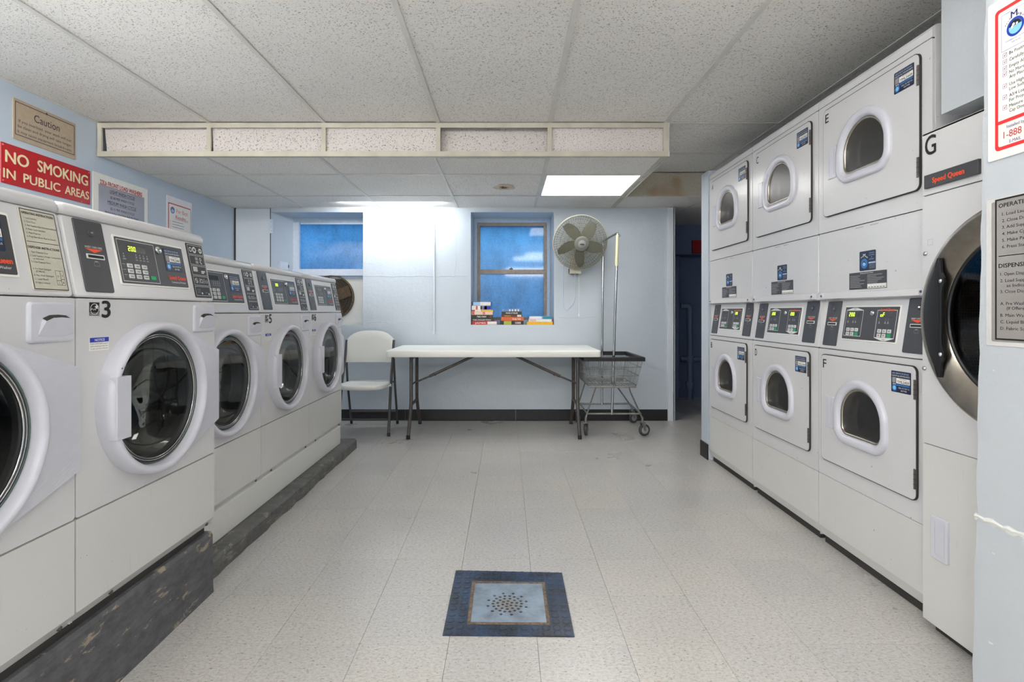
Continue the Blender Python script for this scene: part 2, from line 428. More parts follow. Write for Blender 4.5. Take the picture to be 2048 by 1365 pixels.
def circ(cx, cz, r, n=24): return [(cx + r * math.cos(2 * PI * k / n), cz + r * math.sin(2 * PI * k / n)) for k in range(n)]
_tc = {}
CAP = .729
def textgeo(t, bold=0.):
    k = (t, bold)
    if k in _tc: return _tc[k]
    cu = bpy.data.curves.new('t', 'FONT'); cu.body = t; cu.size = 1; cu.resolution_u = 4 if len(t) < 8 else 2; cu.offset = bold; cu.fill_mode = 'FRONT'
    o = bpy.data.objects.new('t', cu); me = o.to_mesh()
    vs = [tuple(v.co) for v in me.vertices]; fs = [tuple(p.vertices) for p in me.polygons]
    o.to_mesh_clear(); bpy.data.objects.remove(o); bpy.data.curves.remove(cu)
    xs = [v[0] for v in vs] or [0]; ys = [v[1] for v in vs] or [0]
    _tc[k] = (vs, fs, (min(xs), max(xs), min(ys), max(ys))); return _tc[k]
def rayhit(poly, cx, cz, a):
    dx, dz = math.cos(a), math.sin(a); best = None
    for i in range(len(poly)):
        x0, z0 = poly[i]; x1, z1 = poly[(i + 1) % len(poly)]
        ex, ez = x1 - x0, z1 - z0; det = dx * (-ez) + ex * dz
        if abs(det) < 1e-12: continue
        t = ((x0 - cx) * (-ez) + ex * (z0 - cz)) / det; u = (dx * (z0 - cz) - dz * (x0 - cx)) / det
        if t > 0 and -1e-6 <= u <= 1 + 1e-6 and (best is None or t > best): best = t
    return (cx + dx * best, cz + dz * best)
def holed(b, outer, inner, cx, cz, yf, yb=None, bev=0., mi=None):
    """a plate with a hole, both outlines convex about (cx, cz)"""
    angs = sorted([2 * PI * k / 56 for k in range(56)] + [math.atan2(p[1] - cz, p[0] - cx) % (2 * PI) for p in outer])
    A = [rayhit(outer, cx, cz, a) for a in angs]; I = [rayhit(inner, cx, cz, a) for a in angs]
    rs = [[(p[0], yf, p[1]) for p in I], [(p[0], yf, p[1]) for p in A]]
    if yb is not None:
        rs = [[(p[0], yb, p[1]) for p in I]] + rs + [[(p[0], yb, p[1]) for p in A]]
    return b.rings(rs, caps=(False, False), mi=mi, smooth=False)

def tagp(o, label=None, cat=None, group=None, kind=None):
    if label: o['label'] = label
    if cat: o['category'] = cat
    if group: o['group'] = group
    if kind: o['kind'] = kind
    return o
def empty(name, loc, rz=0, label=None, cat=None, group=None, kind=None):
    o = bpy.data.objects.new(name, None); C.objects.link(o); o.location = loc; o.rotation_euler = (0, 0, rz)
    o.empty_display_size = .1
    return tagp(o, label, cat, group, kind)
def wb(name, mat, boxes, kind='structure', parent=None):
    b = B()
    for q in boxes: b.box(*q)
    o = b.build(name, mat, parent)
    if kind and not parent: o['kind'] = kind
    return o

# ================================================================== SETTING
XL, XR, YB, ZU, ZLO, YS, XS, YS2 = -2.74, 2.32, 5.36, 2.36, 2.142, 3.57, 1.075, 4.84
# ---- floor: sub floor and single vinyl tiles
M['subfloor'] = plain('tile_joint_dirt', (112, 106, 98), .9)
floor = wb('floor', M['subfloor'], [(XL - .1, 4.2, -2.6, 7.2, -.08, -.0045)])
TW, TD, X0, Y0 = .294, .3003, -.1915, 2.059
tb = B(); g = .0005
def tring(i, z): return [(g + i, g + i, z), (TW - g - i, g + i, z), (TW - g - i, TD - g - i, z), (g + i, TD - g - i, z)]
tb.rings([tring(0, -.004), tring(0, -.0004), tring(.0005, 0)], caps=(False, True), smooth=False)
first = None; n_t = 0
for j in range(-6, 17):
    for i in range(-4, 10):
        x = X0 + i * TW; y = Y0 + j * TD
        if y < .0 or y > 6.75: continue
        if x > 1.55 and y < 3.95: continue
        if y > YB and x + TW < 1.66: continue
        if x > 2.4: continue
        if first is None: o = first = tb.build('floor_tile', M['floor'], floor)
        else: o = first.copy(); C.objects.link(o); o.parent = floor
        o.location = (x, y, random.uniform(-.0003, .0003)); n_t += 1
# tiles beyond the counted ones, seen by nothing but kept as real joints in one mesh
ob = B()
for j in range(-16, 17):
    for i in range(-9, 16):
        x = X0 + i * TW; y = Y0 + j * TD
        if -1.5 < x < 2.41 and 0 <= y <= 6.75 and not (x > 1.55 and y < 3.95) and not (y > YB and x + TW < 1.66) and i >= -4 and i < 10 and j >= -6: continue
        ob.rings([[(p[0] + x, p[1] + y, p[2]) for p in tring(0, -.004)], [(p[0] + x, p[1] + y, p[2]) for p in tring(0, 0)]], caps=(False, True), smooth=False)
o = ob.build('outer_floor_tiles', M['floor'], floor); o['kind'] = 'stuff'

# ---- walls
W1 = (-2.376, -1.444, .954, 2.098)      # window 1 recess
W2 = (-.359, .478, .964, 2.098)         # window 2 recess
YO = 5.95
wb('wall_back', M['wall'], [
    (XL - .1, W1[0], YB, YO, 0, 2.6), (W1[0], W1[1], YB, YO, 0, W1[2]), (W1[0], W1[1], YB, YO, W1[3], 2.6),
    (W1[1], W2[0], YB, YO, 0, 2.6), (W2[0], W2[1], YB, YO, 0, W2[2]), (W2[0], W2[1], YB, YO, W2[3], 2.6),
    (W2[1], 1.675, YB, YO, 0, 2.6)])
random.seed(21)
wbk = bpy.data.objects['wall_back']
def seam(pts, w=.004, pr=.0035):
    b = B(); b.rings([[(x - (0 if hz else w), YB + .001, z - (w if hz else 0)), (x, YB - pr * random.uniform(.4, 1), z), (x + (0 if hz else w), YB + .001, z + (w if hz else 0))] for x, z in pts], closed=False, caps=(False, False), smooth=False)
    b.build('plaster_seam', M['wall'], wbk)
hz = True
seam([(-1.44 + k * .03, 1.455 + random.uniform(-.004, .004) * (1 + (k % 5 == 0))) for k in range(36)])
seam([(-1.40 + k * .035, .995 + random.uniform(-.003, .003)) for k in range(14)], .003, .002)
seam([(.52 + k * .03, 1.035 + random.uniform(-.008, .008)) for k in range(14)], .003, .003)
hz = False
seam([(-.51 + random.uniform(-.002, .002), 2.13 - k * .04) for k in range(18)], .003, .003)
wb('wall_left', M['wall_left'], [(XL - .1, XL, -2.6, YB, 0, 2.6)])
wb('wall_right', M['wall'], [(XR, XR + .1, -2.6, 3.935, 0, 2.6)])
wb('wall_front', M['wall'], [(XL, XR, -2.6, -2.5, 0, 2.6)])
pier = wb('wall_pier', M['wall'], [(1.492, 4.2, 3.94, 4.075, 0, 2.142)])
wb('wall_passage', M['dark_blue'], [(1.6, 4.2, 6.78, 6.9, 0, 2.6)])
wb('wall_passage_right', M['dark_blue'], [(4.1, 4.2, 4.08, 6.78, 0, 2.6)])
wb('wall_passage_left', M['dark_blue'], [(1.60, 1.675, YO, 6.78, 0, 2.6)])
wb('trim_6', M['dark_blue'], [(1.675, 4.1, 6.45, 6.78, 1.79, 2.30)])
# trim closing the end of the back wall at the opening
b = B(); b.box(1.62, 1.683, YB - .018, YB, 0, ZLO); b.box(1.675, 1.69, YB - .018, YB + .2, 0, ZLO)
o = b.build('trim_1', M['door_paint']); o['kind'] = 'structure'
# black vinyl base, in lengths
bb = empty('baseboard_back', (0, 0, 0), kind='structure')
for x0, x1 in ((-2.7, -1.02), (-1.018, .092), (.094, 1.235), (1.237, 1.618)):
    b = B(); b.rings([[(x, YB, 0) for x in (x0,)] + [(x0, YB - .014, 0), (x0, YB - .006, .006), (x0, YB - .005, .108), (x0, YB, .112)],
                      [(x1, YB, 0), (x1, YB - .014, 0), (x1, YB - .006, .006), (x1, YB - .005, .108), (x1, YB, .112)]], smooth=False)
    b.build('base_strip', M['blackbase'], bb)
b = B(); b.box(1.484, 1.492, 3.935, 4.082, 0, .115); b.box(1.492, 1.7, 4.075, 4.083, 0, .115)
o = b.build('baseboard_pier', M['blackbase']); o['kind'] = 'structure'

# ---- partition at right with a gouge
b = B()
NZ = 60
def pedge(z):
    lean = 1.492 - (z / 2.36) * .05
    ch = .016 * math.exp(-((z - .535) / .018) ** 2) + .003 * math.sin(z * 37) * math.sin(z * 11)
    return lean - ch
zs = [k * 2.36 / NZ for k in range(NZ + 1)]
rs = [[(1.30, -.2, z), (1.30, pedge(z) - .006, z), (1.306, pedge(z), z), (1.385, pedge(z) + .006, z), (1.385, -.2, z)] for z in zs]
b.rings(rs, smooth=False); o = b.build('wall_partition', M['wall_part']); o['kind'] = 'structure'
# torn plaster seam on the partition
b = B(); random.seed(3); prev = None; rsx = []
for k in range(26):
    y = 1.478 - k * .014; z = .533 + random.uniform(-.003, .003); h = random.uniform(.006, .014)
    rsx.append([(1.3005, y, z - h), (1.2995 - random.uniform(0, .002), y, z - h * .35), (1.2985 - random.uniform(0, .0025), y, z + h * .2), (1.2995, y, z + h * .6), (1.3005, y, z + h)])
b.rings(rsx, smooth=False); o = b.build('plaster_seam', M['plinth'], bpy.data.objects['wall_partition'])
# box beam above the tall dryer
o = wb('trim_2', M['wall_part'], [(1.47, 1.95, .3, 1.80, 1.765, ZU)])
o = wb('trim_3', M['wall_part'], [(1.95, XR, .3, 1.86, 1.73, ZU)])

# ---- ceilings: slab, tees, lay-in tiles
GX = [-2.74, -1.99, -1.222, -.456, .288, 1.064, 1.83, 2.32]
GYU = [-2.5, -1.02, .51, 2.04, YS]
GYL = [YS, 4.065, 4.825, YB]
ceil = wb('ceiling', M['tile'], [(XL - .1, 4.2, -2.6, 7.2, 2.62, 2.70)])
lights = set()           # (column, row) of the upper grid that hold lamps
def tile(name, x0, x1, y0, y1, z, m='tile', tilt=0.):
    b = B(); t = .012
    b.rings([[(x0, y0, z + t), (x1, y0, z + t), (x1, y1, z + t), (x0, y1, z + t)],
             [(x0, y0, z), (x1, y0, z + tilt), (x1, y1, z + tilt), (x0, y1, z)]], smooth=False)
    return b.build(name, M[m], ceil)
for i in range(7):
    for j in range(4):
        if (i, j) in lights: continue
        tile('ceiling_tile', GX[i] + .003, GX[i + 1] - .003, GYU[j] + .003, GYU[j + 1] - .003, ZU + .006 + random.uniform(0, .002))
# right of the drop the upper ceiling runs deeper
for y0, y1 in ((YS, 4.26), (4.26, YS2)):
    for x0, x1 in ((1.08, 1.83), (1.83, 2.32)):
        tile('ceiling_tile', x0 + .003, x1 - .003, y0 + .003, y1 - .003, ZU + .006)
GXL = [-2.74, -2.04, -1.265, -.493, .283, 1.060]
for i in range(5):
    for j in range(3):
        if (i, j) == (4, 1): continue
        z = ZLO + .005
        tilt = 0
        if (i, j) == (3, 1): z += .002
        tile('ceiling_tile', GXL[i] + .003, GXL[i + 1] - .003, GYL[j] + .003, GYL[j + 1] - (.003 if j < 2 else 0), z, 'tile', tilt)
for x0, x1 in ((1.06, 1.83), (1.83, 2.6), (2.6, 3.4), (3.4, 4.1)):
    tile('ceiling_tile', x0 + .003, x1 - .003, YS2 + .003, YB, ZLO + .005)
    tile('ceiling_tile', x0 + .003, x1 - .003, YB + .003, 6.78, ZLO + .005)
for x0, x1 in ((1.5, 2.32), (2.32, 3.2), (3.2, 4.1)):
    if x0 > 2.3: tile('ceiling_tile', x0, x1, 4.08, YS2, ZLO + .005)
def tee(x0, x1, y0, y1, z, m='tee'):
    b = B(); b.box(x0, x1, y0, y1, z, z + .004); cx, cy = (x0 + x1) / 2, (y0 + y1) / 2
    if x1 - x0 < y1 - y0: b.box(cx - .001, cx + .001, y0, y1, z + .004, z + .03)
    else: b.box(x0, x1, cy - .001, cy + .001, z + .004, z + .03)
    return b.build('tee_bar', M[m], ceil)
for x in GX[1:-1]: tee(x - .012, x + .012, -2.5, YS if x < 1.07 else YS2, ZU)
for y in GYU[1:-1]: tee(XL, XR, y - .012, y + .012, ZU - .0005)
for y in (YS, 4.26): tee(1.08, XR, y - .01, y + .01, ZU - .0005)
tee(XL, XL + .012, -2.5, YS, ZU); tee(XL, XL + .008, YS, YB, ZLO)
for x in GXL[1:-1]: tee(x - .012, x + .012, YS, YB, ZLO)
tee(1.048, 1.078, YS, YB, ZLO, 'tee_rust'); tee(1.82, 1.84, YS2, YB, ZLO)
for y in (GYL[1], GYL[2]): tee(XL, 1.06, y - .011, y + .011, ZLO - .0004)
tee(XL, 1.62, YB - .012, YB, ZLO - .0006)
tee(1.06, 2.32, YB - .52, YB - .50, ZLO - .0004)
# stepped soffit face
sf = empty('trim_4', (0, YS, ZLO), kind='structure')
def bar(x0, x1, z0, z1, y0=-.012, y1=.0, m='tee_rust'):
    B().box(x0, x1, y0, y1, z0, z1).build('frame_bar', M[m], sf)
HS = ZU - ZLO
bar(-2.735, 1.09, HS - .032, HS, -.014); bar(-2.735, 1.09, -.004, .028, -.014)
B().box(-2.735, 1.09, -.014, .02, -.006, -.004).build('frame_bar', M['tee_rust'], sf)
for x in (-2.72, -1.99, -1.222, -.456, .288): bar(x - .014, x + .014, .028, HS - .032, -.013)
bar(1.048, 1.082, -.004, HS, -.016); 
B().box(1.082, 1.086, -.016, 1.79, -.006, HS).build('side_panel', M['tee'], sf)
for k, x in enumerate((-2.72, -1.99, -1.222, -.456, .288)):
    x1 = (-1.99, -1.222, -.456, .288, 1.064)[k]
    off = (.02, .012, .006, .045, .008)[k]; sk = (.022, .012, 0, 0, 0)[k]
    b = B(); zb, zt = .0, HS - .01
    b.rings([[(x + .008 + sk, off, zb), (x1 - .008, off, zb), (x1 - .008, off + (.03 if k == 3 else .004), zt), (x + .008, off + (.03 if k == 3 else .004), zt)],
             [(x + .008 + sk, off + .014, zb), (x1 - .008, off + .014, zb), (x1 - .008, off + .044, zt), (x + .008, off + .044, zt)]], smooth=False)
    b.build('soffit_tile', M['tile_soffit'], sf)
wb('trim_5', M['tile_stained'], [(1.086, XR, YS2, YS2 + .016, ZLO + .004, ZU)])
# water stain with a break in one low tile
b = B(); random.seed(5)
cx, cy = -.02, 4.50
ring0 = [(cx + (.085 + random.uniform(-.02, .02)) * math.cos(a), cy + (.10 + random.uniform(-.03, .03)) * math.sin(a), ZLO + .0045) for a in [2 * PI * k / 22 for k in range(22)]]
ring1 = [(cx + (.05 + random.uniform(-.012, .012)) * math.cos(a), cy + (.05 + random.uniform(-.012, .012)) * math.sin(a), ZLO + .004) for a in [2 * PI * k / 22 for k in range(22)]]
b.rings([ring0, ring1], caps=(False, False), mi=0, smooth=False); b.add(ring1, [tuple(range(22))], 1, False)
for k in range(9):
    a = random.uniform(0, 2 * PI); q = random.uniform(0, .03)
    b.box(cx + q * math.cos(a) - .008, cx + q * math.cos(a) + .008, cy + q * math.sin(a) - .008, cy + q * math.sin(a) + .008, ZLO + .002, ZLO + .0042, 2)
b.build('water_stain', [plain('tile_stain', (206, 192, 172), .9, var=.1), plain('tile_stain_core', (184, 160, 124), .9, var=.3, scale=60), plain('mould', (86, 76, 40), .9)], ceil)

# ---- lamps
def ceiling_light(x0, x1, y0, y1, z, label, mat):
    e = empty('ceiling_light', ((x0 + x1) / 2, (y0 + y1) / 2, z), 0, label, 'light')
    w, d = (x1 - x0) / 2, (y1 - y0) / 2
    b = B(); t = .018
    b.box(-w, w, -d, -d + t, 0, .02); b.box(-w, w, d - t, d, 0, .02); b.box(-w, -w + t, -d + t, d - t, 0, .02); b.box(w - t, w, -d + t, d - t, 0, .02)
    b.box(-w, w, -d, d, .06, .064)
    b.build('frame', M['tee'], e)
    B().box(-w + t, w - t, -d + t, d - t, .004, .010).build('diffuser', M[mat], e)
ceiling_light(.296, 1.048, 4.078, 4.815, ZLO + .001, 'square lit ceiling panel in the low ceiling by the far window', 'diffuser_seen')
for i, j in sorted(lights):
    ceiling_light(GX[i] + .013, GX[i + 1] - .013, GYU[j] + .013, GYU[j + 1] - .013, ZU + .002, 'long lit ceiling panel overhead, in front of the stepped soffit', 'diffuser')
# unseen fill lamps added to brighten ceiling and machines, plus short room tubes
for (x, y, z, hl, mt_), lb in zip(((-2.05, 1.35, 2.298, .5, 'fill_left'), (-2.05, .1, 2.298, .5, 'fill_left'), (.6, -.7, 2.02, .62, 'fill_mid'), (-1.3, -1.7, 2.02, .62, 'fill_rear'), (.6, -1.7, 2.02, .62, 'fill_mid'), (.72, 1.27, 2.17, .36, 'diffuser_short'), (.50, .55, 2.17, .36, 'diffuser_short')),
        ('added fill lamp on the ceiling above the near washers', 'added fill lamp on the ceiling left of the viewer', 'added right fill lamp nearest behind the viewer', 'added left fill lamp by the front wall', 'added right fill lamp by the front wall', 'short tube lamp overhead by the tall dryer', 'short tube lamp overhead just before the viewer')):
    e = empty('tube_or_fill_lamp', (x, y, z), 0, lb, 'light', 'tube lamps near the viewer')
    B().plate(-hl, hl, -.03, .045, -.055, .055, .02, .008).build('wrap_diffuser', M[mt_], e)
    B().box(-hl - .02, hl + .02, -.04, .04, .046, .06).build('tray', M['tee'], e)
    if z > 2.25: continue
    for u in (-.3, .3):
        b = B(); b.tube([(u, 0, .06), (u, 0, 2.36 - z)], .004, 6); b.build('hanger', M['zinc'], e)

# ---- windows
YW = 5.71
def fr(b, x0, x1, z0, z1, t, y0, y1, mi=None):
    b.box(x0, x1, y0, y1, z0, z0 + t, mi); b.box(x0, x1, y0, y1, z1 - t, z1, mi); b.box(x0, x0 + t, y0, y1, z0 + t, z1 - t, mi); b.box(x1 - t, x1, y0, y1, z0 + t, z1 - t, mi)
w1 = empty('window_1', (-1.9, YW, .954), kind='structure')
def at(b, dx, dy, dz):
    b.v = [(x - dx, y - dy, z - dz) for x, y, z in b.v]; return b
L1 = (-1.9, YW, .954)
b = B(); fr(b, -2.376, -1.40, 1.445, 2.098, .05, YW - .02, YW + .04); at(b, *L1).build('casing', M['casing'], w1)
b = B(); b.box(-2.30, -2.21, YW - .035, YW, 1.50, 2.05); b.box(-2.376, -1.41, YW - .06, YW, 1.478, 1.512); b.box(-2.376, -1.41, YW - .045, YW, 1.512, 1.55); b.box(-2.2, -1.44, YW - .02, YW, 2.03, 2.05)
at(b, *L1).build('window_frame', M['frame_white'], w1)
b = B(); b.box(-2.26, -1.42, YW + .012, YW + .018, 1.50, 2.05); at(b, *L1).build('pane', M['pane'], w1)
b = B(); b.box(-2.376, -1.40, YW - .01, YW + .02, .954, 1.478); at(b, *L1).build('blanking_board', M['plinth'], w1)
b = B(); b.rings([[(-2.376, YB - .001, z), (-2.27, YW - .02, z), (-2.376, YW - .02, z)] for z in (.954, 2.098)], smooth=False); at(b, *L1).build('jamb', M['wall'], w1)
w2 = empty('window_2', (.06, YW, .964), kind='structure'); L2 = (.06, YW, .964)
b = B(); fr(b, -.359, .478, .964, 2.098, .042, YW, YW + .05); fr(b, -.345, .464, .95, 2.08, .03, YW - .012, YW + .01); at(b, *L2).build('casing', M['casing'], w2)
b = B(); fr(b, -.318, .434, 1.0, 2.05, .034, YW + .008, YW + .05)
b.box(-.30, .42, YW + .0, YW + .04, 1.500, 1.548)
at(b, *L2).build('window_frame', M['frame_bronze'], w2)
b = B(); b.box(.03, .07, YW - .014, YW, 1.548, 1.56); b.box(.045, .056, YW - .02, YW, 1.548, 1.57); at(b, *L2).build('sash_lock', M['tube_brown'], w2)
b = B(); b.box(-.29, .405, YW + .022, YW + .027, 1.54, 2.03); at(b, *L2).build('pane', M['pane_wire'], w2)
b = B(); b.box(-.29, .405, YW + .032, YW + .037, 1.02, 1.51); at(b, *L2).build('pane', M['pane_wire'], w2)

# ---- closet door at the far left corner
dr = empty('door_1', (XL, YB, 0), kind='structure')
b = B(); b.plate(.02, .362, .0, 2.13, -.012, 0, .002, .003); b.build('door_slab', M['door_paint'], dr)
b = B(); b.box(.0, .02, -.004, 0, 0, 2.14); b.box(.362, .368, -.004, 0, 0, 2.14); b.build('door_gap', M['gap'], dr)
b = B(); b.box(.366, .392, -.013, 0, 1.885, 2.025); b.tube([(.367, -.015, 1.885), (.367, -.015, 2.025)], .005, 6)
for z in (1.91, 1.95, 2.0): b.disc(.38, z, .003, -.0135, 8, 1)
b.build('hinge', [M['frame_white'], M['gap']], dr)

# ================================================================== WASHERS
WH = .3385
LEAN, ZS = .2, .876
sh = lambda p: (p[0], p[1] + LEAN * (p[2] - ZS), p[2])
def logo_emblem(b, cx, cz, r, y, dark, mid, light, white):
    b.disc(cx, cz, r, y, 24, mid); b.disc(cx, cz, r * .72, y - .0002, 20, light)
    b.flat([(cx + r * .70 * math.cos(a), cz + r * .70 * math.sin(a)) for a in [PI * k / 12 for k in range(13)]], y - .0004, dark)
    b.disc(cx - r * .15, cz + r * .12, r * .2, y - .0006, 10, white); b.disc(cx + r * .18, cz + r * .06, r * .15, y - .0006, 10, white)
    b.flat([(cx - r * .5, cz - r * .05), (cx - r * .1, cz - r * .12), (cx + r * .15, cz + r * .1), (cx - r * .1, cz + r * .02)], y - .0006, white)
def sticker(parent, u0, u1, z0, z1, y, code, xf=None, name='service_sticker'):
    """navy service sticker: print bands, white code box, round emblem"""
    b = B(xf); w, h = u1 - u0, z1 - z0
    b.plate(u0, u1, z0, z1, y, y + .0008, .004, .0003, 0)
    q = y - .0003
    b.text('NEED SERVICE OR REFUND?', u0 + .06 * w, u1 - .08 * w, z1 - .14 * h, z1 - .06 * h, q, 4, .01)
    b.text('SCAN OR CALL WITH MACHINE ID', u0 + .05 * w, u1 - .05 * w, z1 - .26 * h, z1 - .18 * h, q, 3, .01)
    b.rect(u0 + .27 * w, u1 - .04 * w, z0 + .42 * h, z0 + .68 * h, q, 3)
    b.rect(u0 + .06 * w, u0 + .25 * w, z0 + .44 * h, z0 + .70 * h, q, 5)
    b.text(code, u0 + .32 * w, u1 - .08 * w, z0 + .45 * h, z0 + .57 * h, q - .0003, 6, .02)
    b.text('MACHINE ID', u0 + .45 * w, u1 - .2 * w, z0 + .61 * h, z0 + .66 * h, q - .0003, 6)
    b.rect(u0 + .27 * w, u1 - .05 * w, z0 + .31 * h, z0 + .39 * h, q, 1)
    b.hring(u0 + .17 * w, z0 + .2 * h, .08 * w, .13 * w, q, 16, 1); b.disc(u0 + .17 * w, z0 + .2 * h, .08 * w, q, 12, 2)
    b.text('M', u0 + .10 * w, u0 + .24 * w, z0 + .34 * h, z0 + .42 * h, q - .0003, 3, .02)
    b.text('CALL OR TEXT US', u0 + .38 * w, u1 - .07 * w, z0 + .19 * h, z0 + .26 * h, q, 3, .01)
    b.text('ANYTIME', u0 + .5 * w, u1 - .2 * w, z0 + .07 * h, z0 + .14 * h, q, 3, .01)
    return b.build(name, [M['navy'], M['blue'], M['ltblue'], M['paper'], M['sky'], M['ink_grey'], M['ink']], parent)
def seg7(b, s, x, z, w, h, y, mi):
    """seven segment digits on a display"""
    T = {'0': 'abcdef', '2': 'abged', '1': 'bc', '5': 'afgcd', 'o': 'cdeg', 'F': 'aefg', '4': 'fgbc', '3': 'abgcd', ' ': ''}
    t = h * .13; st = w * 1.45
    for ch in s:
        for k in T.get(ch, ''):
            r = {'a': (x, x + w, z + h - t, z + h), 'g': (x, x + w, z + h / 2 - t / 2, z + h / 2 + t / 2), 'd': (x, x + w, z, z + t),
                 'f': (x, x + t, z + h / 2, z + h), 'b': (x + w - t, x + w, z + h / 2, z + h), 'e': (x, x + t, z, z + h / 2), 'c': (x + w - t, x + w, z, z + h / 2)}[k]
            b.rect(*r, y, mi)
        x += st
def card_reader(parent, u0, u1, z0, z1, xf, small=1.):
    c = B(xf).plate(u0, u1, z0, z1, -.004, .002, .006, .0015).build('card_reader', M['dark'], parent)
    m = (u0 + u1) / 2 + .003; zc = z0 + (z1 - z0) * .49; k = .033 * small
    b = B(xf); b.plate(m - k, m + k, zc - .006, zc + .008, -.0062, -.003, .002, .001, 0); b.rect(m - k + .004, m + k - .004, zc - .003, zc + .005, -.0064, 1)
    b.build('card_slot', [M['ink_white'], M['ink']], c)
    b = B(xf); b.flat([(m - k, zc + .023), (m, zc + .012), (m + k, zc + .023)], -.0043); b.build('arrow_mark', M['orange'], c)
    b = B(xf); b.text('INSERT CARD HERE', m - k * .95, m + k * .95, zc + .025, zc + .031, -.0043, 0, .01)
    b.frame(m - .010, m + .010, zc - .026, zc - .014, .0008, -.0043, 1); b.rect(m - .006, m + .006, zc - .014, zc - .011, -.0043, 1)
    b.build('lettering', [M['ink_white'], M['ink_grey']], c)
    b = B(xf); b.lathe([(.012, -.004), (.011, -.0065), (.006, -.007), (0.0001, -.0065)], m, z0 + (z1 - z0) * .83, 14); b.rect(m - .004, m + .005, z0 + (z1 - z0) * .83 - .002, z0 + (z1 - z0) * .83 + .003, -.0073, 1)
    b.build('lock', [M['dark'], M['chrome']], c)
    return c

